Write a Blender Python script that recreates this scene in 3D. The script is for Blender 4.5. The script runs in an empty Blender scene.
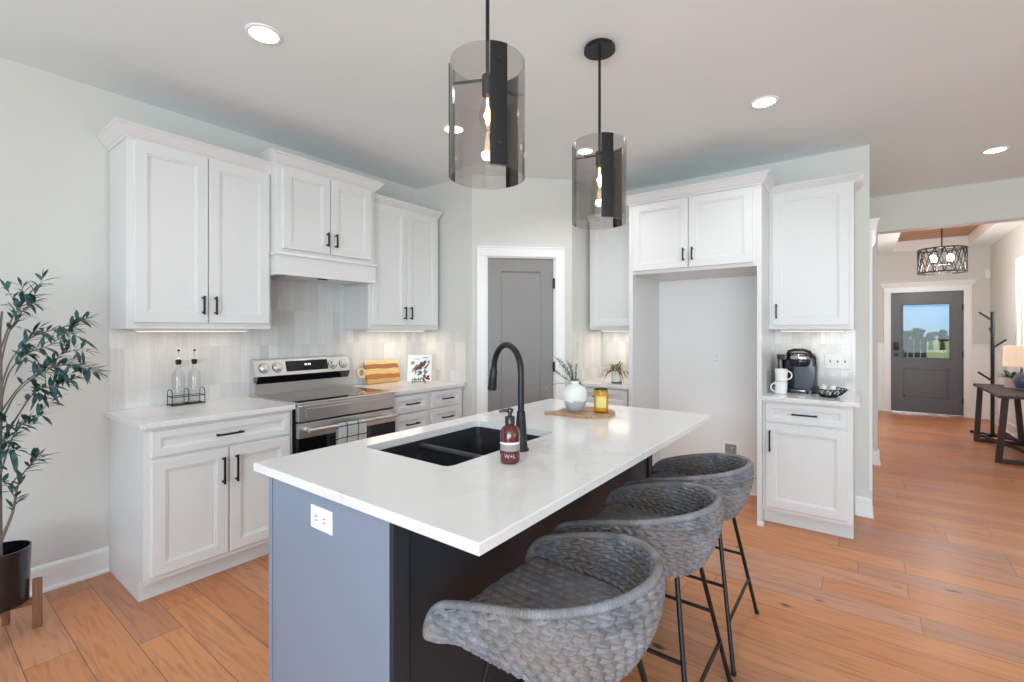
import bpy, bmesh, math, random
from mathutils import Vector, Matrix
random.seed(7)
sc = bpy.context.scene
COL = sc.collection
PI = math.pi

# ------------------------------------------------------------------ camera
FPX, HORIZON, YAW, EYE = 468.0, 331.0, math.atan(350 / 468.0), 1.372
cam = bpy.data.cameras.new('camera'); camo = bpy.data.objects.new('camera', cam); COL.objects.link(camo)
cam.sensor_fit = 'HORIZONTAL'; cam.sensor_width = 36.0
cam.lens = 36.0 * FPX / 1024.0
cam.shift_y = (HORIZON - 341.0) / 1024.0
cam.clip_start = 0.05; cam.clip_end = 400
camo.location = (0, 0, EYE); camo.rotation_euler = (PI / 2, 0, YAW)
sc.camera = camo

# ------------------------------------------------------------------ sky, exposure, window light
sc.view_settings.view_transform = 'Standard'; sc.view_settings.look = 'None'
sc.view_settings.gamma = 1.0; sc.view_settings.use_curve_mapping = False
sc.view_settings.exposure = 0.07
sc.cycles.max_bounces = 10; sc.cycles.diffuse_bounces = 6; sc.cycles.glossy_bounces = 4
sc.cycles.transmission_bounces = 6; sc.cycles.transparent_max_bounces = 16
sc.cycles.caustics_reflective = False; sc.cycles.caustics_refractive = False
sc.cycles.sample_clamp_indirect = 6.0
sc.cycles.use_denoising = True
world = bpy.data.worlds.new('sky'); sc.world = world; world.use_nodes = True
wn = world.node_tree; bg = wn.nodes['Background']
sky = wn.nodes.new('ShaderNodeTexSky'); sky.sky_type = 'HOSEK_WILKIE'
sky.sun_direction = (0.5, -0.6, 0.62); sky.turbidity = 2.6; sky.ground_albedo = 0.4
tint = wn.nodes.new('ShaderNodeMix'); tint.data_type = 'RGBA'; tint.blend_type = 'MULTIPLY'; tint.inputs[0].default_value = 1.0
tint.inputs[7].default_value = (0.80, 1.0, 1.28, 1)
wn.links.new(sky.outputs[0], tint.inputs[6]); wn.links.new(tint.outputs[2], bg.inputs[0]); bg.inputs[1].default_value = 2.5
sun = bpy.data.lights.new('sun', 'SUN'); sun.energy = 2.6; sun.angle = 0.01; sun.color = (1, 0.95, 0.86)
suno = bpy.data.objects.new('sun', sun); COL.objects.link(suno)
suno.rotation_euler = Vector((-0.15, 0.22, -0.96)).to_track_quat('-Z', 'Y').to_euler()

def area_light(name, loc, aim, sx, sy, power, col=(1, 1, 1), parent=None, spread=None):
    l = bpy.data.lights.new(name, 'AREA'); l.shape = 'RECTANGLE'; l.size = sx; l.size_y = sy
    l.energy = power; l.color = col
    if spread: l.spread = spread
    o = bpy.data.objects.new(name, l); COL.objects.link(o); o.location = loc
    o.rotation_euler = Vector(aim).to_track_quat('-Z', 'Y').to_euler()
    if parent: o.parent = parent
    return o
# daylight through the windows of the living side (behind the photographer) and the patio door beside the tree
area_light('daylight_rear_window', (1.5, -3.2, 1.45), (0.0, 1, 0.85), 4.4, 2.3, 300, (0.80, 0.93, 0.99))
area_light('daylight_side_window', (4.1, 1.4, 1.45), (-1, 0, 0.7), 3.6, 2.2, 44, (0.80, 0.93, 0.99))
area_light('daylight_patio_door', (-3.40, -0.95, 1.10), (1, 0, 0), 1.7, 2.0, 10, (0.76, 0.88, 1.0))

# ------------------------------------------------------------------ materials
def new_mat(name):
    m = bpy.data.materials.new(name); m.use_nodes = True
    nt = m.node_tree
    return m, nt, nt.nodes['Principled BSDF']
def S(b, k, v):
    if k in b.inputs: b.inputs[k].default_value = v
def rgb(r, g, b):
    f = lambda c: (c / 255 / 12.92) if c / 255 <= 0.04045 else ((c / 255 + 0.055) / 1.055) ** 2.4
    return (f(r), f(g), f(b), 1)
def mat(name, col, rough=0.5, metal=0.0, spec=0.5, var=0.04, scale=30.0, bump=0.0, bscale=200.0, coat=0.0,
        trans=0.0, emis=None, estr=0.0, sheen=0.0):
    m, nt, b = new_mat(name); N = nt.nodes; L = nt.links
    S(b, 'Roughness', rough); S(b, 'Metallic', metal); S(b, 'Specular IOR Level', spec)
    S(b, 'Coat Weight', coat); S(b, 'Transmission Weight', trans); S(b, 'Sheen Weight', sheen)
    if emis: S(b, 'Emission Color', emis); S(b, 'Emission Strength', estr)
    tc = N.new('ShaderNodeTexCoord'); no = N.new('ShaderNodeTexNoise'); no.inputs['Scale'].default_value = scale
    no.inputs['Detail'].default_value = 4
    L.new(tc.outputs['Object'], no.inputs['Vector'])
    mx = N.new('ShaderNodeMix'); mx.data_type = 'RGBA'
    c = Vector(col[:3])
    mx.inputs[6].default_value = (*(c * (1 - var)), 1); mx.inputs[7].default_value = (*[min(1, q) for q in c * (1 + var)], 1)
    L.new(no.outputs[0], mx.inputs[0]); L.new(mx.outputs[2], b.inputs['Base Color'])
    if bump:
        n2 = N.new('ShaderNodeTexNoise'); n2.inputs['Scale'].default_value = bscale
        L.new(tc.outputs['Object'], n2.inputs['Vector'])
        bp = N.new('ShaderNodeBump'); bp.inputs['Strength'].default_value = bump; bp.inputs['Distance'].default_value = 0.01
        L.new(n2.outputs[0], bp.inputs['Height']); L.new(bp.outputs[0], b.inputs['Normal'])
    return m
def ramp(N, pts):
    r = N.new('ShaderNodeValToRGB'); e = r.color_ramp.elements
    while len(e) < len(pts): e.new(0.5)
    for q, (p, c) in zip(e, pts): q.position = p; q.color = c if len(c) == 4 else (*c, 1)
    return r
def wood_mat(name, dark, light, rough=0.4, axis='X', scale=6.0, stretch=14.0):
    m, nt, b = new_mat(name); N = nt.nodes; L = nt.links
    tc = N.new('ShaderNodeTexCoord'); mp = N.new('ShaderNodeMapping')
    s = {'X': (scale / stretch * 2, scale * 2, scale * 2), 'Y': (scale * 2, scale / stretch * 2, scale * 2),
         'Z': (scale * 2, scale * 2, scale / stretch * 2)}[axis]
    mp.inputs['Scale'].default_value = s
    L.new(tc.outputs['Object'], mp.inputs[0])
    no = N.new('ShaderNodeTexNoise'); no.inputs['Scale'].default_value = 3.0; no.inputs['Detail'].default_value = 8
    no.inputs['Distortion'].default_value = 1.2
    L.new(mp.outputs[0], no.inputs['Vector'])
    r = ramp(N, [(0.3, dark), (0.7, light)])
    L.new(no.outputs[0], r.inputs[0]); L.new(r.outputs[0], b.inputs['Base Color'])
    S(b, 'Roughness', rough)
    return m

M = {}
M['wall'] = mat('wall_paint', rgb(213, 211, 206), 0.6, spec=0.25, var=0.012, scale=3, bump=0.04, bscale=350)
M['ceil'] = mat('ceiling_paint', rgb(233, 241, 243), 0.8, spec=0.1, var=0.01, scale=3, bump=0.10, bscale=120)
M['trim'] = mat('trim_paint', rgb(238, 238, 237), 0.35, var=0.01, scale=5)
M['cab'] = mat('cabinet_paint', rgb(221, 221, 220), 0.33, var=0.008, scale=5)
M['cabin'] = mat('cabinet_underside', rgb(215, 208, 196), 0.5, var=0.02)
M['black'] = mat('matte_black_metal', rgb(28, 28, 29), 0.38, metal=0.3, var=0.05)
M['bronze'] = mat('dark_bronze_metal', rgb(46, 42, 40), 0.4, metal=0.7, var=0.08)
M['steel'] = None
M['greydoor'] = mat('grey_door_paint', rgb(136, 133, 131), 0.38, var=0.012, scale=4)
M['darkdoor'] = mat('charcoal_door_paint', rgb(92, 91, 92), 0.4, var=0.02, scale=4)
M['lit_charcoal'] = mat('lit_charcoal_island_paint', rgb(130, 142, 160), 0.38, var=0.02, scale=3)  # charcoal of the end panel, lightened and blued to stand for window reflection
M['charcoal'] = mat('charcoal_island_paint', rgb(40, 45, 51), 0.5, var=0.05, scale=3)
M['sink'] = mat('black_granite_composite', rgb(46, 47, 50), 0.34, var=0.2, scale=400, bump=0.05, bscale=600)
M['plate'] = mat('white_plastic', rgb(240, 240, 238), 0.3, var=0.005)
M['slot'] = mat('slot_dark', rgb(60, 60, 60), 0.5)
M['blackglass'] = mat('black_glass', rgb(10, 10, 12), 0.06, var=0.02, coat=0.6)
M['blackplastic'] = mat('black_plastic', rgb(24, 24, 26), 0.25, var=0.05, coat=0.2)
M['greyplastic'] = mat('grey_plastic', rgb(66, 70, 78), 0.22, var=0.04, coat=0.3)
M['chrome'] = mat('chrome', rgb(215, 215, 218), 0.12, metal=1.0, var=0.02)
M['ceramic'] = mat('white_ceramic', rgb(236, 235, 231), 0.25, var=0.02, coat=0.2)
M['soil'] = mat('soil', rgb(58, 46, 38), 0.95, var=0.4, scale=120, bump=0.5, bscale=150)
M['potblack'] = mat('glossy_black_pot', rgb(16, 18, 24), 0.16, var=0.08, coat=0.5)
M['bark'] = mat('olive_bark', rgb(122, 112, 104), 0.8, var=0.25, scale=60, bump=0.4, bscale=120)
M['walnut'] = wood_mat('walnut_stand', rgb(92, 60, 40), rgb(150, 104, 72), 0.45, 'Z', 8)
M['espresso'] = wood_mat('espresso_wood', rgb(30, 17, 15), rgb(66, 38, 31), 0.55, 'Y', 6)
M['cedar'] = wood_mat('stained_ceiling_boards', rgb(140, 82, 38), rgb(190, 122, 62), 0.4, 'X', 4)
M['acacia'] = wood_mat('acacia_board', rgb(142, 108, 80), rgb(196, 160, 126), 0.5, 'X', 9)
M['linen'] = mat('linen_shade', rgb(238, 218, 196), 0.9, var=0.05, scale=90, emis=rgb(255, 214, 178), estr=0.35)
M['bluevase'] = mat('slate_blue_ceramic', rgb(74, 80, 104), 0.3, var=0.1, coat=0.3)
M['wax'] = mat('candle_wax', rgb(232, 196, 100), 0.5, var=0.04)
M['outgrass'] = mat('meadow_grass', rgb(150, 160, 92), 0.95, var=0.35, scale=1.2)
M['outtree'] = mat('distant_foliage', rgb(56, 74, 52), 0.95, var=0.4, scale=2)
M['outfence'] = mat('dark_fence', rgb(50, 58, 64), 0.8, var=0.2, scale=4)
M['bulb'] = mat('warm_bulb_glow', rgb(255, 226, 180), 0.3, emis=rgb(255, 208, 150), estr=14.0)
M['bulbw'] = mat('white_bulb_glow', rgb(255, 250, 240), 0.3, emis=rgb(255, 246, 232), estr=12.0)
M['lens'] = mat('downlight_lens', rgb(255, 252, 245), 0.4, emis=rgb(255, 246, 232), estr=7.0)
M['ledbar'] = mat('led_diffuser', rgb(255, 248, 235), 0.4, emis=rgb(255, 226, 190), estr=1.4)
M['digits'] = mat('display_digits', rgb(220, 235, 240), 0.4, emis=rgb(220, 238, 245), estr=1.0)

def make_steel():
    m, nt, b = new_mat('brushed_steel'); N = nt.nodes; L = nt.links
    tc = N.new('ShaderNodeTexCoord'); mp = N.new('ShaderNodeMapping'); mp.inputs['Scale'].default_value = (60, 2, 300)
    no = N.new('ShaderNodeTexNoise'); no.inputs['Scale'].default_value = 3
    L.new(tc.outputs['Object'], mp.inputs[0]); L.new(mp.outputs[0], no.inputs['Vector'])
    r = ramp(N, [(0.2, rgb(208, 205, 202)), (0.8, rgb(230, 228, 225))]); L.new(no.outputs[0], r.inputs[0])
    L.new(r.outputs[0], b.inputs['Base Color']); S(b, 'Metallic', 0.9); S(b, 'Roughness', 0.33)
    bp = N.new('ShaderNodeBump'); bp.inputs['Strength'].default_value = 0.02; L.new(no.outputs[0], bp.inputs['Height'])
    L.new(bp.outputs[0], b.inputs['Normal'])
    return m
M['steel'] = make_steel()

def make_floor():
    m, nt, b = new_mat('oak_plank_floor'); N = nt.nodes; L = nt.links
    tc = N.new('ShaderNodeTexCoord')
    br = N.new('ShaderNodeTexBrick'); br.offset = 0.0
    br.inputs['Color1'].default_value = (0, 0, 0, 1); br.inputs['Color2'].default_value = (1, 1, 1, 1)
    br.inputs['Mortar'].default_value = (0, 0, 0, 1)
    br.inputs['Scale'].default_value = 1; br.inputs['Mortar Size'].default_value = 0.0012
    br.inputs['Brick Width'].default_value = 1.25; br.inputs['Row Height'].default_value = 0.165
    sep = N.new('ShaderNodeSeparateXYZ'); L.new(tc.outputs['Object'], sep.inputs[0])
    dv_ = N.new('ShaderNodeMath'); dv_.operation = 'DIVIDE'; dv_.inputs[1].default_value = 0.165; L.new(sep.outputs['Y'], dv_.inputs[0])
    fl = N.new('ShaderNodeMath'); fl.operation = 'FLOOR'; L.new(dv_.outputs[0], fl.inputs[0])
    wnz = N.new('ShaderNodeTexWhiteNoise'); wnz.noise_dimensions = '1D'; L.new(fl.outputs[0], wnz.inputs['W'])
    xs = N.new('ShaderNodeMath'); xs.operation = 'MULTIPLY_ADD'; xs.inputs[1].default_value = 7.3; L.new(wnz.outputs['Value'], xs.inputs[0]); L.new(sep.outputs['X'], xs.inputs[2])
    cbx = N.new('ShaderNodeCombineXYZ'); L.new(xs.outputs[0], cbx.inputs['X']); L.new(sep.outputs['Y'], cbx.inputs['Y'])
    L.new(cbx.outputs[0], br.inputs['Vector'])
    # per-plank shift of the grain
    sx = N.new('ShaderNodeVectorMath'); sx.operation = 'MULTIPLY'; sx.inputs[1].default_value = (1.3, 15, 1)
    L.new(tc.outputs['Object'], sx.inputs[0])
    sh = N.new('ShaderNodeVectorMath'); sh.operation = 'MULTIPLY'; sh.inputs[1].default_value = (17, 31, 9)
    L.new(br.outputs['Color'], sh.inputs[0])
    ad = N.new('ShaderNodeVectorMath'); L.new(sx.outputs[0], ad.inputs[0]); L.new(sh.outputs[0], ad.inputs[1])
    gr = N.new('ShaderNodeTexNoise'); gr.inputs['Scale'].default_value = 2.0; gr.inputs['Detail'].default_value = 9
    gr.inputs['Distortion'].default_value = 1.6; L.new(ad.outputs[0], gr.inputs['Vector'])
    tone = ramp(N, [(0.0, rgb(188, 134, 106)), (0.3, rgb(202, 131, 84)), (0.7, rgb(214, 143, 93)), (1.0, rgb(200, 146, 116))])
    L.new(br.outputs['Color'], tone.inputs[0])
    g2 = ramp(N, [(0.30, (0.66, 0.62, 0.60)), (0.52, (1, 1, 1)), (0.75, (1.08, 1.06, 1.04))]); L.new(gr.outputs[0], g2.inputs[0])
    mul = N.new('ShaderNodeMix'); mul.data_type = 'RGBA'; mul.blend_type = 'MULTIPLY'; mul.inputs[0].default_value = 0.8
    L.new(tone.outputs[0], mul.inputs[6]); L.new(g2.outputs[0], mul.inputs[7])
    # knots
    kv = N.new('ShaderNodeVectorMath'); kv.operation = 'MULTIPLY'; kv.inputs[1].default_value = (2.2, 4.6, 1)
    L.new(tc.outputs['Object'], kv.inputs[0])
    vo = N.new('ShaderNodeTexVoronoi'); vo.inputs['Scale'].default_value = 1.0; L.new(kv.outputs[0], vo.inputs['Vector'])
    kn = N.new('ShaderNodeTexNoise'); kn.inputs['Scale'].default_value = 24; L.new(tc.outputs['Object'], kn.inputs['Vector'])
    ka = N.new('ShaderNodeMath'); ka.operation = 'MULTIPLY_ADD'; ka.inputs[1].default_value = 0.09
    L.new(kn.outputs[0], ka.inputs[0]); L.new(vo.outputs['Distance'], ka.inputs[2])
    kr = ramp(N, [(0.085, (1, 1, 1)), (0.13, (0, 0, 0))]); L.new(ka.outputs[0], kr.inputs[0])
    mk = N.new('ShaderNodeMix'); mk.data_type = 'RGBA'; mk.inputs[7].default_value = rgb(74, 48, 36)
    L.new(kr.outputs[0], mk.inputs[0]); L.new(mul.outputs[2], mk.inputs[6])
    mj = N.new('ShaderNodeMix'); mj.data_type = 'RGBA'; mj.inputs[7].default_value = rgb(92, 62, 46)
    L.new(br.outputs['Fac'], mj.inputs[0]); L.new(mk.outputs[2], mj.inputs[6])
    L.new(mj.outputs[2], b.inputs['Base Color'])
    rr = N.new('ShaderNodeMapRange'); rr.inputs[3].default_value = 0.30; rr.inputs[4].default_value = 0.42
    L.new(gr.outputs[0], rr.inputs[0]); L.new(rr.outputs[0], b.inputs['Roughness'])
    bp = N.new('ShaderNodeBump'); bp.inputs['Strength'].default_value = 0.12; bp.inputs['Distance'].default_value = 0.004
    L.new(gr.outputs[0], bp.inputs['Height']); L.new(bp.outputs[0], b.inputs['Normal'])
    S(b, 'Specular IOR Level', 0.5)
    return m
M['floor'] = make_floor()

def make_quartz():
    m, nt, b = new_mat('white_quartz'); N = nt.nodes; L = nt.links
    tc = N.new('ShaderNodeTexCoord')
    n1 = N.new('ShaderNodeTexNoise'); n1.inputs['Scale'].default_value = 2.4; n1.inputs['Detail'].default_value = 7
    n1.inputs['Distortion'].default_value = 1.8; L.new(tc.outputs['Object'], n1.inputs['Vector'])
    r = ramp(N, [(0.0, rgb(226, 224, 222)), (0.478, rgb(228, 226, 224)), (0.5, rgb(204, 202, 202)), (0.522, rgb(227, 225, 223)), (1.0, rgb(231, 229, 227))])
    L.new(n1.outputs[0], r.inputs[0])
    n2 = N.new('ShaderNodeTexNoise'); n2.inputs['Scale'].default_value = 1.7; n2.inputs['Detail'].default_value = 3
    L.new(tc.outputs['Object'], n2.inputs['Vector'])
    r2 = ramp(N, [(0.45, (0, 0, 0)), (0.7, (1, 1, 1))]); L.new(n2.outputs[0], r2.inputs[0])
    mx = N.new('ShaderNodeMix'); mx.data_type = 'RGBA'; mx.inputs[6].default_value = rgb(228, 226, 224)
    L.new(r2.outputs[0], mx.inputs[0]); L.new(r.outputs[0], mx.inputs[7]); L.new(mx.outputs[2], b.inputs['Base Color'])
    S(b, 'Roughness', 0.13)
    return m
M['quartz'] = make_quartz()

def make_tile(name, swz):
    """vertical stacked glazed tiles; swz picks the wall's horizontal axis"""
    m, nt, b = new_mat(name); N = nt.nodes; L = nt.links
    tc = N.new('ShaderNodeTexCoord'); sp = N.new('ShaderNodeSeparateXYZ'); cb = N.new('ShaderNodeCombineXYZ')
    L.new(tc.outputs['Object'], sp.inputs[0]); L.new(sp.outputs[swz], cb.inputs['X'])
    L.new(sp.outputs['Z'], cb.inputs['Y'])
    br = N.new('ShaderNodeTexBrick'); br.offset = 0.0
    br.inputs['Color1'].default_value = (0, 0, 0, 1); br.inputs['Color2'].default_value = (1, 1, 1, 1)
    br.inputs['Mortar'].default_value = (0.5, 0.5, 0.5, 1)
    br.inputs['Scale'].default_value = 1; br.inputs['Mortar Size'].default_value = 0.0012
    br.inputs['Brick Width'].default_value = 0.064; br.inputs['Row Height'].default_value = 0.254
    L.new(cb.outputs[0], br.inputs['Vector'])
    st = N.new('ShaderNodeVectorMath'); st.operation = 'MULTIPLY'; st.inputs[1].default_value = (70, 5, 1)
    L.new(cb.outputs[0], st.inputs[0])
    no = N.new('ShaderNodeTexNoise'); no.inputs['Scale'].default_value = 1.0; no.inputs['Detail'].default_value = 5
    L.new(st.outputs[0], no.inputs['Vector'])
    c1 = ramp(N, [(0.0, rgb(208, 206, 203)), (0.5, rgb(219, 217, 214)), (1.0, rgb(228, 226, 224))]); L.new(br.outputs['Color'], c1.inputs[0])
    c2 = ramp(N, [(0.3, (0.92, 0.918, 0.915)), (0.6, (1, 1, 1))]); L.new(no.outputs[0], c2.inputs[0])
    mu = N.new('ShaderNodeMix'); mu.data_type = 'RGBA'; mu.blend_type = 'MULTIPLY'; mu.inputs[0].default_value = 1.0
    L.new(c1.outputs[0], mu.inputs[6]); L.new(c2.outputs[0], mu.inputs[7])
    mj = N.new('ShaderNodeMix'); mj.data_type = 'RGBA'; mj.inputs[7].default_value = rgb(212, 209, 205)
    L.new(br.outputs['Fac'], mj.inputs[0]); L.new(mu.outputs[2], mj.inputs[6]); L.new(mj.outputs[2], b.inputs['Base Color'])
    n3 = N.new('ShaderNodeTexNoise'); n3.inputs['Scale'].default_value = 14; L.new(tc.outputs['Object'], n3.inputs['Vector'])
    sb = N.new('ShaderNodeMath'); sb.operation = 'SUBTRACT'; L.new(n3.outputs[0], sb.inputs[0]); L.new(br.outputs['Fac'], sb.inputs[1])
    bp = N.new('ShaderNodeBump'); bp.inputs['Strength'].default_value = 0.35; bp.inputs['Distance'].default_value = 0.006
    L.new(sb.outputs[0], bp.inputs['Height']); L.new(bp.outputs[0], b.inputs['Normal'])
    S(b, 'Roughness', 0.14)
    return m
M['tileY'] = make_tile('glazed_tile_along_range', 'Y'); M['tileX'] = make_tile('glazed_tile_along_back', 'X')

def make_glass(name, tint, gloss=1.0, rough=0.02):
    m, nt, b = new_mat(name); N = nt.nodes; L = nt.links; N.remove(b)
    out = [n for n in N if n.type == 'OUTPUT_MATERIAL'][0]
    tr = N.new('ShaderNodeBsdfTransparent'); gl = N.new('ShaderNodeBsdfGlossy'); gl.inputs['Roughness'].default_value = rough
    no = N.new('ShaderNodeTexNoise'); no.inputs['Scale'].default_value = 2
    cr = ramp(N, [(0, tuple(c * 0.98 for c in tint[:3])), (1, tint[:3])]); L.new(no.outputs[0], cr.inputs[0])
    L.new(cr.outputs[0], tr.inputs[0])
    fr = N.new('ShaderNodeFresnel'); ge = N.new('ShaderNodeNewGeometry'); ior = N.new('ShaderNodeMapRange')
    ior.inputs[3].default_value = 1.5; ior.inputs[4].default_value = 1 / 1.5
    L.new(ge.outputs['Backfacing'], ior.inputs[0]); L.new(ior.outputs[0], fr.inputs[0])
    mu = N.new('ShaderNodeMath'); mu.operation = 'MULTIPLY'; mu.inputs[1].default_value = gloss; L.new(fr.outputs[0], mu.inputs[0])
    ms = N.new('ShaderNodeMixShader'); L.new(mu.outputs[0], ms.inputs[0]); L.new(tr.outputs[0], ms.inputs[1]); L.new(gl.outputs[0], ms.inputs[2])
    L.new(ms.outputs[0], out.inputs[0])
    return m
M['smoke'] = make_glass('smoked_glass', (0.885, 0.862, 0.855), 1.25)
M['pane'] = make_glass('clear_pane', (0.98, 0.985, 0.99), 0.35)
M['bottle'] = make_glass('clear_bottle_glass', (0.985, 0.988, 0.988), 0.9)
M['bulbglass'] = make_glass('clear_bulb_glass', (0.98, 0.95, 0.9), 1.0)
M['amberjar'] = make_glass('amber_jar_glass', (0.97, 0.85, 0.50), 0.8)
M['brownglass'] = mat('amber_brown_glass', rgb(86, 24, 20), 0.08, var=0.15, scale=20, coat=0.6)

def make_weave():
    m, nt, b = new_mat('woven_seagrass'); N = nt.nodes; L = nt.links
    tc = N.new('ShaderNodeTexCoord')
    no = N.new('ShaderNodeTexNoise'); no.inputs['Scale'].default_value = 16; no.inputs['Detail'].default_value = 6
    L.new(tc.outputs['Object'], no.inputs['Vector'])
    r = ramp(N, [(0.28, rgb(112, 110, 112)), (0.55, rgb(148, 149, 157)), (0.8, rgb(184, 178, 174))]); L.new(no.outputs[0], r.inputs[0])
    n2 = N.new('ShaderNodeTexNoise'); n2.inputs['Scale'].default_value = 240; L.new(tc.outputs['Object'], n2.inputs['Vector'])
    mx = N.new('ShaderNodeMix'); mx.data_type = 'RGBA'; mx.blend_type = 'MULTIPLY'; mx.inputs[0].default_value = 0.5
    n4 = N.new('ShaderNodeTexNoise'); n4.inputs['Scale'].default_value = 5; n4.inputs['Detail'].default_value = 5; L.new(tc.outputs['Object'], n4.inputs['Vector'])
    r4 = ramp(N, [(0.45, (0, 0, 0)), (0.68, (1, 1, 1))]); L.new(n4.outputs[0], r4.inputs[0])
    mb_ = N.new('ShaderNodeMix'); mb_.data_type = 'RGBA'; mb_.inputs[7].default_value = rgb(146, 134, 126); L.new(r4.outputs[0], mb_.inputs[0]); L.new(r.outputs[0], mb_.inputs[6])
    L.new(mb_.outputs[2], mx.inputs[6]); L.new(n2.outputs[0], mx.inputs[7]); L.new(mx.outputs[2], b.inputs['Base Color'])
    S(b, 'Roughness', 0.6)
    bp = N.new('ShaderNodeBump'); bp.inputs['Strength'].default_value = 0.25; bp.inputs['Distance'].default_value = 0.002
    L.new(n2.outputs[0], bp.inputs['Height']); L.new(bp.outputs[0], b.inputs['Normal'])
    return m
M['weave'] = make_weave()

def make_leaf(name, a, bcol, scale=25):
    m, nt, b = new_mat(name); N = nt.nodes; L = nt.links
    tc = N.new('ShaderNodeTexCoord'); no = N.new('ShaderNodeTexNoise'); no.inputs['Scale'].default_value = scale
    L.new(tc.outputs['Object'], no.inputs['Vector'])
    r = ramp(N, [(0.35, a), (0.65, bcol)]); L.new(no.outputs[0], r.inputs[0]); L.new(r.outputs[0], b.inputs['Base Color'])
    S(b, 'Roughness', 0.45)
    return m
M['olive'] = make_leaf('olive_leaves', rgb(18, 50, 46), rgb(76, 116, 112))
M['spider'] = make_leaf('striped_leaves', rgb(74, 78, 46), rgb(176, 172, 120), 60)
M['eucalyptus'] = make_leaf('grey_green_sprig', rgb(96, 112, 92), rgb(150, 160, 140), 60)
M['darkgreen'] = make_leaf('dark_plant', rgb(40, 62, 44), rgb(84, 106, 70), 60)

def make_striped_board():
    m, nt, b = new_mat('striped_hardwood'); N = nt.nodes; L = nt.links
    tc = N.new('ShaderNodeTexCoord'); sp = N.new('ShaderNodeSeparateXYZ'); L.new(tc.outputs['Object'], sp.inputs[0])
    mp = N.new('ShaderNodeMapRange'); mp.inputs[1].default_value = 0.0; mp.inputs[2].default_value = 0.205
    wz = N.new('ShaderNodeTexNoise'); wz.inputs['Scale'].default_value = 7; L.new(tc.outputs['Object'], wz.inputs['Vector'])
    za = N.new('ShaderNodeMath'); za.operation = 'MULTIPLY_ADD'; za.inputs[1].default_value = 0.035; L.new(wz.outputs[0], za.inputs[0]); L.new(sp.outputs['Z'], za.inputs[2])
    zb_ = N.new('ShaderNodeMath'); zb_.operation = 'SUBTRACT'; zb_.inputs[1].default_value = 0.0175; L.new(za.outputs[0], zb_.inputs[0]); L.new(zb_.outputs[0], mp.inputs[0])
    r = ramp(N, [(0.0, rgb(206, 160, 104)), (0.20, rgb(206, 160, 104)), (0.21, rgb(168, 108, 58)), (0.40, rgb(176, 118, 66)), (0.41, rgb(222, 184, 124)),
                 (0.62, rgb(224, 190, 132)), (0.63, rgb(160, 104, 60)), (0.80, rgb(172, 114, 68)), (0.81, rgb(226, 198, 148))])
    r.color_ramp.interpolation = 'LINEAR'
    L.new(mp.outputs[0], r.inputs[0])
    mm = N.new('ShaderNodeMapping'); mm.inputs['Scale'].default_value = (40, 4, 60); L.new(tc.outputs['Object'], mm.inputs[0])
    no = N.new('ShaderNodeTexNoise'); no.inputs['Scale'].default_value = 1.5; no.inputs['Detail'].default_value = 6; L.new(mm.outputs[0], no.inputs['Vector'])
    g = ramp(N, [(0.3, (0.72, 0.66, 0.6)), (0.6, (1, 1, 1))]); L.new(no.outputs[0], g.inputs[0])
    mu = N.new('ShaderNodeMix'); mu.data_type = 'RGBA'; mu.blend_type = 'MULTIPLY'; mu.inputs[0].default_value = 0.7
    L.new(r.outputs[0], mu.inputs[6]); L.new(g.outputs[0], mu.inputs[7]); L.new(mu.outputs[2], b.inputs['Base Color'])
    S(b, 'Roughness', 0.4)
    return m
M['striped'] = make_striped_board()

def make_towel():
    m, nt, b = new_mat('checked_cotton'); N = nt.nodes; L = nt.links
    uv = N.new('ShaderNodeUVMap'); sp = N.new('ShaderNodeSeparateXYZ'); L.new(uv.outputs[0], sp.inputs[0])
    def band(src, per, w):
        a = N.new('ShaderNodeMath'); a.operation = 'MULTIPLY'; a.inputs[1].default_value = 1 / per; L.new(src, a.inputs[0])
        f = N.new('ShaderNodeMath'); f.operation = 'FRACT'; L.new(a.outputs[0], f.inputs[0])
        c = N.new('ShaderNodeMath'); c.operation = 'LESS_THAN'; c.inputs[1].default_value = w; L.new(f.outputs[0], c.inputs[0])
        return c.outputs[0]
    mx = N.new('ShaderNodeMath'); mx.operation = 'MAXIMUM'
    L.new(band(sp.outputs[0], 0.085, 0.085), mx.inputs[0]); L.new(band(sp.outputs[1], 0.075, 0.085), mx.inputs[1])
    c = N.new('ShaderNodeMix'); c.data_type = 'RGBA'; c.inputs[6].default_value = rgb(238, 238, 236); c.inputs[7].default_value = rgb(52, 52, 56)
    L.new(mx.outputs[0], c.inputs[0]); L.new(c.outputs[2], b.inputs['Base Color']); S(b, 'Roughness', 0.95)
    return m
M['towel'] = make_towel()

def make_vase():
    m, nt, b = new_mat('two_tone_glaze'); N = nt.nodes; L = nt.links
    tc = N.new('ShaderNodeTexCoord'); sp = N.new('ShaderNodeSeparateXYZ'); L.new(tc.outputs['Object'], sp.inputs[0])
    no = N.new('ShaderNodeTexNoise'); no.inputs['Scale'].default_value = 28; L.new(tc.outputs['Object'], no.inputs['Vector'])
    ad = N.new('ShaderNodeMath'); ad.operation = 'MULTIPLY_ADD'; ad.inputs[1].default_value = 0.03
    L.new(no.outputs[0], ad.inputs[0]); L.new(sp.outputs['Z'], ad.inputs[2])
    r = ramp(N, [(0.070, rgb(176, 178, 184)), (0.076, rgb(226, 225, 221))]); L.new(ad.outputs[0], r.inputs[0])
    L.new(r.outputs[0], b.inputs['Base Color']); S(b, 'Roughness', 0.55)
    return m
M['vase'] = make_vase()

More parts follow.
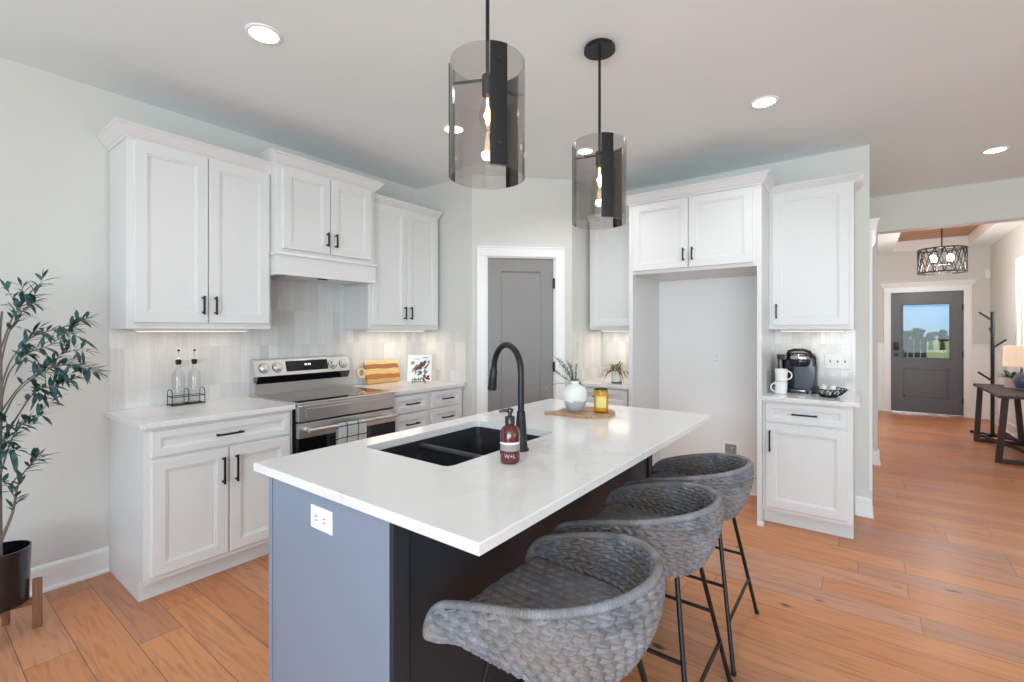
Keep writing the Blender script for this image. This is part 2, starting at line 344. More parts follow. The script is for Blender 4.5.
# ------------------------------------------------------------------ geometry helpers
class MB:
    def __init__(s): s.bm = bmesh.new()
    def quad(s, pts):
        return s.bm.faces.new([s.bm.verts.new(p) for p in pts])
    def hexa(s, p, bev=0.0):
        """p: 8 corners, bottom loop 0-3 then top loop 4-7"""
        t = bmesh.new(); v = [t.verts.new(q) for q in p]
        for f in ((3, 2, 1, 0), (4, 5, 6, 7), (0, 1, 5, 4), (1, 2, 6, 5), (2, 3, 7, 6), (3, 0, 4, 7)):
            t.faces.new([v[i] for i in f])
        if bev > 0:
            bmesh.ops.bevel(t, geom=t.edges[:], offset=bev, segments=2, affect='EDGES', profile=0.5, clamp_overlap=True)
        s.merge(t)
    def merge(s, t, mtx=None):
        mp = {}
        for v in t.verts: mp[v] = s.bm.verts.new(mtx @ v.co if mtx else v.co)
        for f in t.faces:
            try: s.bm.faces.new([mp[v] for v in f.verts])
            except ValueError: pass
        t.free()
    def box(s, x0, x1, y0, y1, z0, z1, bev=0.0):
        s.hexa([(x0, y0, z0), (x1, y0, z0), (x1, y1, z0), (x0, y1, z0), (x0, y0, z1), (x1, y0, z1), (x1, y1, z1), (x0, y1, z1)], bev)
    def fbox(s, F, a0, a1, d0, d1, z0, z1, bev=0.0):
        s.hexa([F(a0, d0, z0), F(a1, d0, z0), F(a1, d1, z0), F(a0, d1, z0), F(a0, d0, z1), F(a1, d0, z1), F(a1, d1, z1), F(a0, d1, z1)], bev)
    def prism(s, pts, z0, z1, bev=0.0):
        t = bmesh.new(); lo = [t.verts.new((*p, z0)) for p in pts]; hi = [t.verts.new((*p, z1)) for p in pts]; n = len(pts)
        t.faces.new(lo[::-1]); t.faces.new(hi)
        for i in range(n): t.faces.new([lo[i], lo[(i + 1) % n], hi[(i + 1) % n], hi[i]])
        if bev: bmesh.ops.bevel(t, geom=t.edges[:], offset=bev, segments=2, affect='EDGES', profile=0.5, clamp_overlap=True)
        s.merge(t)
    def poly(s, pts3, off):
        """extrude a planar polygon of 3-D points by the vector off"""
        off = Vector(off); lo = [s.bm.verts.new(p) for p in pts3]; hi = [s.bm.verts.new(Vector(p) + off) for p in pts3]; n = len(lo)
        s.bm.faces.new(lo[::-1]); s.bm.faces.new(hi)
        for i in range(n): s.bm.faces.new([lo[i], lo[(i + 1) % n], hi[(i + 1) % n], hi[i]])
    def loops(s, rows, closed=True, cap0=False, cap1=False):
        """skin consecutive vertex rows"""
        vr = [[s.bm.verts.new(p) for p in r] for r in rows]; n = len(vr[0])
        for a, b in zip(vr, vr[1:]):
            for i in range(n if closed else n - 1):
                j = (i + 1) % n
                s.bm.faces.new([a[i], a[j], b[j], b[i]])
        if cap0: s.bm.faces.new(vr[0][::-1])
        if cap1: s.bm.faces.new(vr[-1])
    def lathe(s, prof, c=(0, 0, 0), n=32, cap0=True, cap1=True):
        rows = [[(c[0] + r * math.cos(2 * PI * i / n), c[1] + r * math.sin(2 * PI * i / n), c[2] + z) for i in range(n)] for r, z in prof]
        s.loops(rows, True, cap0, cap1)
    def tube(s, path, rad, n=10, cap=True, closed=False):
        P = [Vector(p) for p in path]; m = len(P); rads = rad if isinstance(rad, (list, tuple)) else [rad] * m
        T = []
        for i in range(m):
            a = P[(i - 1) % m] if closed else P[max(0, i - 1)]; b = P[(i + 1) % m] if closed else P[min(m - 1, i + 1)]
            T.append((b - a).normalized())
        up = Vector((0, 0, 1)) if abs(T[0].z) < 0.9 else Vector((1, 0, 0))
        nrm = (up - T[0] * up.dot(T[0])).normalized(); rows = []
        for i in range(m):
            nrm = (nrm - T[i] * nrm.dot(T[i])); nrm = nrm.normalized() if nrm.length > 1e-6 else T[i].orthogonal().normalized()
            bn = T[i].cross(nrm)
            rows.append([P[i] + (nrm * math.cos(2 * PI * k / n) + bn * math.sin(2 * PI * k / n)) * rads[i] for k in range(n)])
        if closed: rows.append(rows[0]); cap = False
        s.loops(rows, True, cap, cap)
    def bar(s, p, q, w, h=None, bev=0.0):
        """square bar between two points"""
        p, q = Vector(p), Vector(q); t = (q - p).normalized(); h = h or w
        up = Vector((0, 0, 1)) if abs(t.z) < 0.95 else Vector((1, 0, 0))
        a = t.cross(up).normalized() * w / 2; b = a.cross(t).normalized() * h / 2
        s.hexa([p - a - b, p + a - b, p + a + b, p - a + b, q - a - b, q + a - b, q + a + b, q - a + b], bev)
    def sphere(s, c, r, n=16, m=10, sc_=(1, 1, 1)):
        t = bmesh.new(); bmesh.ops.create_uvsphere(t, u_segments=n, v_segments=m, radius=r)
        s.merge(t, Matrix.Translation(c) @ Matrix.Diagonal((*sc_, 1)))
    def sweep(s, path, prof, closed=False):
        """mitred sweep of profile (out, z) along a plan path; 'out' is to the right of the walking direction"""
        P = [Vector(p) for p in path]; m = len(P); rows = []
        for i in range(m):
            d0 = (P[i] - P[i - 1]).normalized() if (i > 0 or closed) else None
            d1 = (P[(i + 1) % m] - P[i]).normalized() if (i < m - 1 or closed) else None
            d0 = d0 or d1; d1 = d1 or d0
            n0 = Vector((d0.y, -d0.x)); n1 = Vector((d1.y, -d1.x)); b = (n0 + n1).normalized(); k = 1 / max(0.2, b.dot(n0))
            rows.append([(P[i].x + b.x * k * o, P[i].y + b.y * k * o, z) for o, z in prof])
        if closed: rows.append(rows[0])
        s.loops(rows, True, not closed, not closed)
def frame(ox, oy, ax, ay, nx, ny):
    return lambda a, d, z: (ox + a * ax + d * nx, oy + a * ay + d * ny, z)

def link(name, mb, m, parent=None, smooth=None, keep=False):
    bm = mb.bm; bmesh.ops.remove_doubles(bm, verts=bm.verts[:], dist=1e-6)
    bmesh.ops.recalc_face_normals(bm, faces=bm.faces[:])
    me = bpy.data.meshes.new(name)
    if parent is not None and not keep: bm.transform(Matrix.Translation(-root_loc(parent)))
    bm.to_mesh(me); bm.free()
    me.materials.append(m)
    if smooth is not None:
        for p in me.polygons: p.use_smooth = True
        me.set_sharp_from_angle(angle=math.radians(smooth))
    o = bpy.data.objects.new(name, me); COL.objects.link(o)
    if parent is not None: o.parent = parent
    return o
def root_loc(o):
    v = Vector(o.location)
    while o.parent: o = o.parent; v += Vector(o.location)
    return v
def tag(o, label, cat=None, group=None, kind=None):
    o['label'] = label
    if cat: o['category'] = cat
    if group: o['group'] = group
    if kind: o['kind'] = kind
    return o
def thing(name, loc, label, cat, group=None):
    o = bpy.data.objects.new(name, None); COL.objects.link(o); o.location = loc; o.empty_display_size = 0.1
    return tag(o, label, cat, group)
def struct(name, mb, m, label, smooth=None, parent=None):
    o = link(name, mb, m, parent, smooth)
    if parent is None: tag(o, label, name.split('_')[0], None, 'structure')
    return o
def single(name, mb, m, label, cat, loc=(0, 0, 0), group=None, smooth=None):
    mb.bm.transform(Matrix.Translation(-Vector(loc)))
    o = link(name, mb, m, None, smooth); o.location = loc
    return tag(o, label, cat, group)
def dup(o, label=None, group=None, parent=None):
    c = o.copy(); COL.objects.link(c)
    if parent: c.parent = parent
    if label: c['label'] = label
    if group: c['group'] = group
    for ch in list(o.children): dup(ch, parent=c)
    return c

XA, YB, H = -3.458, 4.345, 2.745
FA = frame(XA, 0, 0, 1, 1, 0)                # range wall, a = y
FB = frame(0, YB, 1, 0, 0, -1)               # fridge wall, a = x
FR = frame(0, 3.09, 1, 0, 0, -1)             # pantry return, a = x
q = math.sqrt(0.5)
FD = frame(-2.75, 3.09, q, q, q, -q)         # pantry diagonal
FS = frame(-2.11, 0, 0, 1, 1, 0)             # pantry side, a = y
FF = frame(0, 10.3, 1, 0, 0, -1)             # front-door wall
FG = frame(1.60, 0, 0, 1, -1, 0)             # foyer right wall

# ------------------------------------------------------------------ room shell
b = MB(); b.box(-3.7, 4.4, -3.5, 10.45, -0.1, 0.0)
struct('floor', b, M['floor'], 'wide oak plank floor running through kitchen and hall')
b = MB(); b.box(-3.7, 4.4, -3.5, 6.10, H, H + 0.1)
struct('ceiling', b, M['ceil'], 'white textured kitchen ceiling')
b = MB()
b.box(XA - 0.12, XA, -0.05, 3.22, 0, H); b.box(XA - 0.12, XA, -1.9, -0.05, 2.15, H); b.box(XA - 0.12, XA, -3.5, -1.9, 0, H)
struct('wall_left', b, M['wall'], 'pale grey wall behind the range')
b = MB(); b.fbox(FR, XA, -2.75, -0.11, 0, 0, H); struct('wall_pantry_return', b, M['wall'], 'short pale wall beside the drawer cabinet')
DL, DO0, DO1, DT = 0.905, 0.127, 0.748, 2.035
b = MB(); b.fbox(FD, 0, DO0, -0.11, 0, 0, H); b.fbox(FD, DO1, DL, -0.11, 0, 0, H); b.fbox(FD, DO0, DO1, -0.11, 0, DT, H)
struct('wall_pantry', b, M['wall'], 'diagonal pale wall around the grey pantry door')
b = MB(); b.fbox(FS, 3.73, YB + 0.11, -0.11, 0, 0, H); struct('wall_pantry_side', b, M['wall'], 'short pale wall left of the spider plant counter')
b = MB(); b.box(-2.11, 0.045, YB, YB + 0.12, 0, H); struct('wall_back', b, M['wall'], 'pale wall behind fridge bay and coffee counter')
b = MB(); b.box(-0.08, 0.045, YB + 0.12, 6.08, 0, H); struct('wall_hall_left', b, M['wall'], 'pale wall on left of the hall')
b = MB()
b.box(-0.08, 0.13, 6.08, 6.24, 0, H); b.box(0.13, 1.75, 6.08, 6.24, 2.385, H); b.box(1.75, 4.3, 6.08, 6.24, 0, H)
struct('wall_header', b, M['wall'], 'pale header wall over the foyer opening')
b = MB(); b.box(0.01, 0.13, 6.24, 10.3, 0, 3.1); struct('wall_foyer_left', b, M['wall'], 'pale wall on left of the foyer')
b = MB(); b.box(1.60, 1.72, 6.24, 7.29, 0, 3.1); b.box(1.60, 1.72, 8.62, 10.3, 0, 3.1); b.box(1.60, 1.72, 7.29, 8.62, 0, 1.16); b.box(1.60, 1.72, 7.29, 8.62, 2.21, 3.1); struct('wall_foyer_right', b, M['wall'], 'pale wall on right of the foyer')
FD0, FD1, FDT = 0.395, 1.30, 2.02
b = MB()
b.box(0.0, FD0, 10.3, 10.42, 0, 3.1); b.box(FD1, 1.72, 10.3, 10.42, 0, 3.1); b.box(FD0, FD1, 10.3, 10.42, FDT, 3.1)
struct('wall_front', b, M['wall'], 'pale wall around the front door')
b = MB()
b.box(4.3, 4.42, -3.5, -1.7, 0, H); b.box(4.3, 4.42, 2.9, 6.24, 0, H); b.box(4.3, 4.42, -1.7, 2.9, 2.55, H); b.box(4.3, 4.42, -1.7, 2.9, 0, 0.35)
struct('wall_right', b, M['wall'], 'pale wall of the living side')
b = MB()
b.box(-3.7, -2.4, -3.42, -3.3, 0, H); b.box(3.6, 4.42, -3.42, -3.3, 0, H); b.box(-2.4, 3.6, -3.42, -3.3, 2.6, H); b.box(-2.4, 3.6, -3.42, -3.3, 0, 0.3)
struct('wall_rear', b, M['wall'], 'pale wall with wide window opposite the kitchen')
# foyer tray ceiling
ZT, ZW = 2.70, 2.87
tx0, tx1, ty0, ty1 = 0.42, 1.33, 6.9, 10.16
b = MB()
b.box(0.0, tx0, 6.1, 10.42, ZT, ZT + 0.05); b.box(tx1, 1.72, 6.1, 10.42, ZT, ZT + 0.05)
b.box(tx0, tx1, 6.1, ty0, ZT, ZT + 0.05); b.box(tx0, tx1, ty1, 10.42, ZT, ZT + 0.05)
b.box(tx0 - 0.03, tx0, ty0, ty1, ZT + 0.05, ZW); b.box(tx1, tx1 + 0.03, ty0, ty1, ZT + 0.05, ZW)
b.box(tx0, tx1, ty0 - 0.03, ty0, ZT + 0.05, ZW); b.box(tx0, tx1, ty1, ty1 + 0.03, ZT + 0.05, ZW)
struct('ceiling_foyer', b, M['trim'], 'white tray ceiling border in the foyer')
b = MB()
for i in range(10):
    y0 = ty0 - 0.03 + i * 0.332; b.box(tx0 - 0.05, tx1 + 0.05, y0, min(ty1 + 0.05, y0 + 0.329), ZW, ZW + 0.02, 0.003)
struct('ceiling_wood', b, M['cedar'], 'stained wood boards inside the tray ceiling')

# backsplash tile
b = MB(); b.box(XA, XA + 0.008, 0.765, 3.082, 0.914, 1.385); b.box(XA, XA + 0.008, 1.527, 2.289, 1.385, 1.80)
struct('wall_tile_left', b, M['tileY'], 'glossy vertical tile behind the range')
b = MB(); b.fbox(FR, XA + 0.008, -2.815, 0, 0.008, 0.914, 1.385); struct('wall_tile_return', b, M['tileX'], 'glossy tile on the short pantry wall')
b = MB(); b.fbox(FB, -2.10, -1.56, 0, 0.008, 0.914, 1.385); b.fbox(FB, -0.567, -0.04, 0, 0.008, 0.914, 1.385)
struct('wall_tile_back', b, M['tileX'], 'glossy tile behind spider plant and coffee maker')
b = MB(); b.fbox(FS, 3.745, YB - 0.008, 0, 0.008, 0.914, 1.385); struct('wall_tile_side', b, M['tileY'], 'glossy tile on the pantry side wall')

# baseboards
BB = [(0, 0), (0.024, 0), (0.024, 0.012), (0.014, 0.02), (0.014, 0.125), (0.010, 0.135), (0, 0.14)]
def baseboard(name, path, label, prof=BB):
    b = MB(); b.sweep(path, prof); struct(name, b, M['trim'], label)
baseboard('baseboard_left', [(XA, -0.05), (XA, 0.764)], 'white baseboard beside the olive tree')
baseboard('baseboard_back', [(-1.52, YB), (-0.60, YB)], 'white baseboard in the fridge bay')
baseboard('baseboard_hall', [(-0.04, YB), (0.045, YB), (0.045, 4.585)], 'white baseboard wrapping the wall end by the coffee cabinet')
baseboard('baseboard_header', [(0.045, 6.08), (0.13, 6.08), (0.13, 6.24)], 'white baseboard on the foyer opening post')
baseboard('baseboard_front', [(0.13, 10.3), (0.31, 10.3)], 'white baseboard left of the front door')
baseboard('baseboard_front_right', [(1.385, 10.3), (1.60, 10.3), (1.60, 6.24)], 'white baseboard along the foyer right wall')
baseboard('baseboard_diagonal', [FD(0, 0, 0)[:2], FD(0.04, 0, 0)[:2]], 'white baseboard left of pantry casing')

# ------------------------------------------------------------------ pantry door
def panel_face(mb, F, a0, a1, z0, z1, dface, rec, bevel=0.012):
    """recessed panel: sloped border strip and flat field set into an opening"""
    o = [(a0, z0), (a1, z0), (a1, z1), (a0, z1)]; i = [(a0 + bevel, z0 + bevel), (a1 - bevel, z0 + bevel), (a1 - bevel, z1 - bevel), (a0 + bevel, z1 - bevel)]
    mb.loops([[F(a, dface, z) for a, z in o], [F(a, dface - rec, z) for a, z in i]], True, False, True)
def shaker(mb, F, a0, a1, z0, z1, d0, t=0.019, rail=0.057, rec=0.010, slope=0.011, e=0.003):
    """five-piece shaker front with its outer edge eased and an inner bead"""
    def lp(i, d): return [F(a0 + i, d, z0 + i), F(a1 - i, d, z0 + i), F(a1 - i, d, z1 - i), F(a0 + i, d, z1 - i)]
    mb.loops([lp(0, d0), lp(0, d0 + t - e), lp(e, d0 + t), lp(rail, d0 + t), lp(rail + 0.002, d0 + t - 0.004),
              lp(rail + slope, d0 + t - 0.005), lp(rail + slope + 0.002, d0 + t - rec)], True, True, True)
def casing(name, F, a0, a1, zt, label, w=0.086, t=0.018, cap=False, z0=0.0):
    b = MB()
    b.fbox(F, a0 - w, a0, 0, t, z0, zt, 0.003); b.fbox(F, a1, a1 + w, 0, t, z0, zt, 0.003)
    if not cap:
        b.fbox(F, a0 - w, a1 + w, 0, t, zt, zt + w, 0.003)
        b.fbox(F, a0 - w, a0 - w + 0.014, t, t + 0.006, z0, zt + w, 0.002); b.fbox(F, a1 + w - 0.014, a1 + w, t, t + 0.006, z0, zt + w, 0.002)
        b.fbox(F, a0 - w, a1 + w, t, t + 0.006, zt + w - 0.014, zt + w, 0.002)
    else:
        b.fbox(F, a0 - w, a1 + w, 0, t + 0.004, zt, zt + 0.095, 0.002)
        pr = [(0, zt + 0.09), (t + 0.006, zt + 0.09), (t + 0.012, zt + 0.10), (0.055, zt + 0.15), (0.062, zt + 0.152), (0.062, zt + 0.165), (0, zt + 0.165)]
        p = [F(a0 - w, 0, 0), F(a0 - w, 0.001, 0), F(a1 + w, 0.001, 0), F(a1 + w, 0, 0)]
        pts = [(v[0], v[1]) for v in p]
        n = Vector(F(0, 1, 0)) - Vector(F(0, 0, 0)); a = Vector(F(1, 0, 0)) - Vector(F(0, 0, 0))
        if a.x * -n.y + a.y * n.x < 0: pass
        right = Vector((a.y, -a.x)); fwd = pts if right.dot(Vector((n.x, n.y))) > 0 else pts[::-1]
        b.sweep(fwd, pr)
    return struct(name, b, M['trim'], label)
casing('trim_1', FD, DO0, DO1, DT, 'white casing around the grey pantry door')
b = MB(); b.fbox(FD, DO0, DO0 + 0.012, -0.11, 0.0, 0, DT); b.fbox(FD, DO1 - 0.012, DO1, -0.11, 0.0, 0, DT); b.fbox(FD, DO0 + 0.012, DO1 - 0.012, -0.11, 0.0, DT - 0.012, DT)
struct('trim_2', b, M['trim'], 'white jamb of the pantry door')
b = MB(); a0, a1, z0, z1 = DO0 + 0.014, DO1 - 0.014, 0.008, DT - 0.014; d = -0.012
rw = 0.115
def lp(i, dd, bot=0): return [FD(a0 + i, dd, z0 + i + bot), FD(a1 - i, dd, z0 + i + bot), FD(a1 - i, dd, z1 - i), FD(a0 + i, dd, z1 - i)]
b.loops([lp(0, d - 0.035), lp(0, d), lp(rw, d, 0.09), lp(rw + 0.003, d - 0.006, 0.09), lp(rw + 0.014, d - 0.010, 0.09)], True, True, True)
pd = struct('door_1', b, M['greydoor'], 'grey single panel pantry door')
pd['category'] = 'door'
b = MB()
for z in (0.25, 1.05, 1.80): b.tube([FD(DO1 - 0.012, 0.004, z - 0.045), FD(DO1 - 0.012, 0.004, z + 0.045)], 0.009, 8)
link('hinge', b, M['bronze'], pd, 40)
b = MB(); hz = 0.96; ha = a0 + 0.045
b.tube([FD(ha, d, hz), FD(ha, d + 0.006, hz), FD(ha, d + 0.008, hz), FD(ha, d + 0.030, hz), FD(ha, d + 0.034, hz), FD(ha, d + 0.05, hz), FD(ha, d + 0.054, hz)], [0.026, 0.026, 0.011, 0.011, 0.022, 0.024, 0.018], 18)
link('door_knob', b, M['black'], pd, 40)

# ------------------------------------------------------------------ front door
casing('trim_3', FF, FD0, FD1, FDT, 'white casing with cornice over the front door', 0.095, 0.02, True)
b = MB(); b.fbox(FF, FD0, FD1, -0.10, 0.03, 0, 0.022, 0.004); struct('trim_4', b, M['chrome'], 'metal threshold under the front door')
b = MB(); a0, a1, z0, z1 = FD0 + 0.004, FD1 - 0.004, 0.024, FDT - 0.004; d = -0.02
ga0, ga1, gz0, gz1 = FD0 + 0.165, FD1 - 0.165, 0.93, 1.81
b.fbox(FF, a0, ga0, d - 0.04, d, z0, z1); b.fbox(FF, ga1, a1, d - 0.04, d, z0, z1)
b.fbox(FF, ga0, ga1, d - 0.04, d, gz1, z1); b.fbox(FF, ga0, ga1, d - 0.04, d, z0, gz0)
# pane bead and raised lower panel border
for (p0, p1, s0, s1) in ((ga0 - 0.02, ga1 + 0.02, gz1, gz1 + 0.022), (ga0 - 0.02, ga1 + 0.02, gz0 - 0.022, gz0), (ga0 - 0.022, ga0, gz0, gz1), (ga1, ga1 + 0.022, gz0, gz1)):
    b.fbox(FF, p0, p1, d, d + 0.012, s0, s1, 0.004)
pa0, pa1, pz0, pz1 = ga0, ga1, 0.27, 0.76
for (p0, p1, s0, s1) in ((pa0, pa1, pz1 - 0.035, pz1), (pa0, pa1, pz0, pz0 + 0.035), (pa0, pa0 + 0.035, pz0, pz1), (pa1 - 0.035, pa1, pz0, pz1)):
    b.fbox(FF, p0, p1, d, d + 0.010, s0, s1, 0.004)
fd = struct('door_2', b, M['darkdoor'], 'charcoal front door with a large glass pane'); fd['category'] = 'door'
b = MB(); b.fbox(FF, ga0, ga1, d - 0.024, d - 0.018, gz0, gz1); link('glass_pane', b, M['pane'], fd)
b = MB(); b.fbox(FF, a0 + 0.035, a0 + 0.105, d, d + 0.025, 1.05, 1.19, 0.006); link('keypad_lock', b, M['black'], fd, 40)
b = MB(); b.tube([FF(a0 + 0.07, d, 0.97), FF(a0 + 0.07, d + 0.03, 0.97), FF(a0 + 0.07, d + 0.035, 0.97), FF(a0 + 0.07, d + 0.06, 0.97)], [0.03, 0.028, 0.014, 0.028], 16); link('door_knob', b, M['black'], fd, 40)
b = MB()
for z in (0.25, 1.0, 1.75): b.fbox(FF, a1 - 0.012, a1 + 0.010, d, d + 0.03, z - 0.05, z + 0.05, 0.004)
link('hinge', b, M['black'], fd)
# doorway on the hall's left wall, seen edge-on
FH = frame(0.045, 0, 0, 1, 1, 0)
casing('trim_5', FH, 4.68, 5.56, 2.07, 'white cased doorway with cornice on hall left wall', 0.09, 0.02, True)
b = MB(); shaker(b, FH, 4.68, 5.56, 0.01, 2.07, 0.0, 0.008, 0.11, 0.006, 0.012); dd3 = struct('door_3', b, M['trim'], 'white panel door on hall left wall')
# wainscot
b = MB()
b.fbox(FF, 0.13, FD0 - 0.095, 0, 0.03, 1.13, 1.16, 0.003); b.fbox(FF, 0.13, FD0 - 0.095, 0, 0.012, 1.05, 1.13); b.fbox(FF, 0.13, FD0 - 0.095, 0, 0.004, 0.14, 1.05)
b.fbox(FF, FD1 + 0.095, 1.60, 0, 0.03, 1.13, 1.16, 0.003); b.fbox(FF, FD1 + 0.095, 1.60, 0, 0.012, 1.05, 1.13); b.fbox(FF, FD1 + 0.095, 1.60, 0, 0.004, 0.14, 1.05)
b.fbox(FF, 1.54, 1.60, 0, 0.012, 0.14, 1.05); b.fbox(FF, 0.13, 0.18, 0, 0.012, 0.14, 1.05)
struct('trim_6', b, M['trim'], 'white wainscot beside the front door')
b = MB()
b.fbox(FG, 6.24, 10.3, 0, 0.03, 1.13, 1.16, 0.003); b.fbox(FG, 6.24, 10.3, 0, 0.012, 1.05, 1.13); b.fbox(FG, 6.24, 10.3, 0, 0.004, 0.14, 1.05)
for i in range(8): b.fbox(FG, 6.4 + i * 0.55, 6.46 + i * 0.55, 0, 0.012, 0.14, 1.05)
struct('trim_7', b, M['trim'], 'white board and batten wainscot on foyer right wall')
b = MB(); b.fbox(FG, 8.62, 8.71, 0, 0.02, 1.16, 2.3, 0.003); b.fbox(FG, 7.2, 8.62, 0, 0.02, 2.21, 2.3, 0.003); b.fbox(FG, 7.2, 7.29, 0, 0.02, 1.16, 2.21, 0.003)
struct('trim_8', b, M['trim'], 'white casing of the window on foyer right wall')
b = MB(); b.fbox(FG, 7.29, 7.33, -0.08, -0.03, 1.16, 2.21); b.fbox(FG, 8.58, 8.62, -0.08, -0.03, 1.16, 2.21); b.fbox(FG, 7.33, 8.58, -0.08, -0.03, 1.16, 1.20); b.fbox(FG, 7.33, 8.58, -0.08, -0.03, 2.17, 2.21); b.fbox(FG, 7.94, 7.97, -0.08, -0.03, 1.20, 2.17)
w1 = struct('window_1', b, M['trim'], 'white framed window on foyer right wall above the wainscot')
b = MB(); b.fbox(FG, 7.33, 7.94, -0.058, -0.052, 1.20, 2.17); b.fbox(FG, 7.97, 8.58, -0.058, -0.052, 1.20, 2.17); link('glass_pane', b, M['pane'], w1)
area_light('daylight_foyer_window', (1.80, 7.955, 1.75), (-1, -0.1, -0.25), 1.25, 0.95, 30, (0.97, 0.98, 1.0))

# ------------------------------------------------------------------ outdoors beyond the front door
b = MB(); b.box(-30, 40, 10.5, 120, -0.35, -0.15); struct('ground', b, M['outgrass'], 'dry green meadow outside the front door')
def blob_tree(x, y, r, h, label):
    random.seed(int(x * 10 + y)); root = thing('tree', (x, y, -0.15), label, 'tree')
    b = MB(); b.tube([(x, y, -0.15), (x, y, h * 0.5)], [0.18, 0.1], 8); link('trunk', b, M['bark'], root)
    b = MB()
    for k in range(16):
        a = random.uniform(0, 2 * PI); rr = random.uniform(0, r)
        t = bmesh.new(); bmesh.ops.create_icosphere(t, subdivisions=2, radius=random.uniform(0.35, 0.6) * r)
        for v in t.verts: v.co *= random.uniform(0.8, 1.2)
        b.merge(t, Matrix.Translation((x + rr * math.cos(a), y + rr * math.sin(a), h * random.uniform(0.4, 0.85))))
    link('crown', b, M['outtree'], root)
for x, y, r, h, l in ((2.85, 50, 0.36, 1.45, 'leftmost dark tree on the horizon through the front door glass'), (3.65, 51, 0.40, 1.8, 'tallest dark tree left of centre in the front door glass'),
        (4.40, 50, 0.36, 1.35, 'low rounded tree at the middle of the front door glass'), (5.2, 51, 0.38, 1.55, 'dark tree right of centre in the front door glass'), (5.95, 50, 0.34, 1.3, 'rightmost tree seen in the front door glass')):
    blob_tree(x, y, r, h, l)
b = MB()
for i in range(7): b.box(0.56 + i * 0.16, 0.70 + i * 0.16, 20.0, 20.03, -0.15, 1.12)
b.box(0.56, 1.66, 20.03, 20.08, 0.2, 0.28); b.box(0.56, 1.66, 20.03, 20.08, 0.8, 0.88)
single('fence', b, M['outfence'], 'dark slatted fence seen low through the front door glass', 'fence', (1.7, 20.0, -0.15))

# ------------------------------------------------------------------ cabinets
def pull(parent, F, a, z, d, ln=0.15, vert=True, name='handle'):
    b = MB(); r = 0.005; so = 0.028
    if vert:
        b.fbox(F, a - r, a + r, d + so - r, d + so + r, z - ln / 2, z + ln / 2, 0.0015)
        for s_ in (-1, 1): b.fbox(F, a - r, a + r, d, d + so - r, z + s_ * (ln / 2 - 0.012) - r, z + s_ * (ln / 2 - 0.012) + r)
    else:
        b.fbox(F, a - ln / 2, a + ln / 2, d + so - r, d + so + r, z - r, z + r, 0.0015)
        for s_ in (-1, 1): b.fbox(F, a + s_ * (ln / 2 - 0.012) - r, a + s_ * (ln / 2 - 0.012) + r, d, d + so - r, z - r, z + r)
    return link(name, b, M['black'], parent)
def front(root, F, kind, a0, a1, z0, z1, d, handle, hl=0.15):
    b = MB(); rail = 0.057 if kind == 'door' else min(0.045, (z1 - z0) * 0.28)
    shaker(b, F, a0, a1, z0, z1, d, rail=rail)
    o = link(kind, b, M['cab'], root); d2 = d + 0.019
    if handle == 'mid': pull(o, F, (a0 + a1) / 2, (z0 + z1) / 2, d2, hl, False)
    elif handle:
        side, vert = handle
        a = a0 + 0.030 if side == 'L' else a1 - 0.030
        z = z1 - 0.045 - hl / 2 if vert == 'T' else z0 + 0.05 + hl / 2
        pull(o, F, a, z, d2, hl, True)
    return o
def base_cab(name, F, a0, a1, fronts, label, depth=0.60, cat='cabinet', zt=0.884):
    root = thing(name, F((a0 + a1) / 2, depth / 2, 0), label, cat)
    b = MB()
    b.fbox(F, a0, a1, 0.003, depth, 0.105, zt, 0.0015)
    b.fbox(F, a0, a1, 0.003, depth - 0.072, 0.0, 0.105)
    link('carcass', b, M['cab'], root)
    for f in fronts: front(root, F, *f[:5], depth, *f[5:])
    return root
CROWN = lambda z, p=0.058, hh=0.075: [(0, z), (0.006, z), (0.010, z + 0.012), (0.018, z + 0.018), (p - 0.012, z + hh - 0.016), (p - 0.004, z + hh - 0.010), (p, z + hh - 0.006), (p, z + hh), (0, z + hh)]
def crown_path(F, a0, a1, d, ends=(True, True), flip=False):
    p = []
    if ends[0]: p.append(F(a0, 0.004, 0)[:2])
    p += [F(a0, d, 0)[:2], F(a1, d, 0)[:2]]
    if ends[1]: p.append(F(a1, 0.004, 0)[:2])
    return p[::-1] if flip else p
def wall_cab(name, F, a0, a1, z0, z1, depth, doors, label, crown=None, ends=(True, True), flip=False, stile=0.0, underside=True):
    root = thing(name, F((a0 + a1) / 2, depth / 2, z0), label, 'cabinet')
    b = MB()
    b.fbox(F, a0, a1, 0.0085, depth, z0, z1, 0.0015)
    link('carcass', b, M['cab'], root)
    for f in doors: front(root, F, 'door', *f[:4], depth, *f[4:])
    if crown:
        b = MB(); b.sweep(crown_path(F, a0, a1, depth, ends, flip), CROWN(z1 - 0.012, *crown)); link('crown_moulding', b, M['cab'], root)
    return root
def led_bar(F, a0, a1, d, z, label, power, group=None):
    root = thing('under_cabinet_light', F((a0 + a1) / 2, d, z), label, 'light')
    b = MB(); b.fbox(F, a0, a1, d - 0.022, d + 0.022, z - 0.014, z, 0.003); link('housing', b, M['plate'], root)
    b = MB(); b.fbox(F, a0 + 0.01, a1 - 0.01, d - 0.014, d + 0.014, z - 0.0165, z - 0.014); link('diffuser', b, M['ledbar'], root)
    A = Vector(F(1, 0, 0)) - Vector(F(0, 0, 0)); ln = a1 - a0 - 0.03
    l = area_light('under_cabinet_glow', (0, 0, -0.019), (0, 0, -1), ln if abs(A.x) > 0.5 else 0.03, 0.03 if abs(A.x) > 0.5 else ln, power, (1.0, 0.86, 0.72), root)
    return root
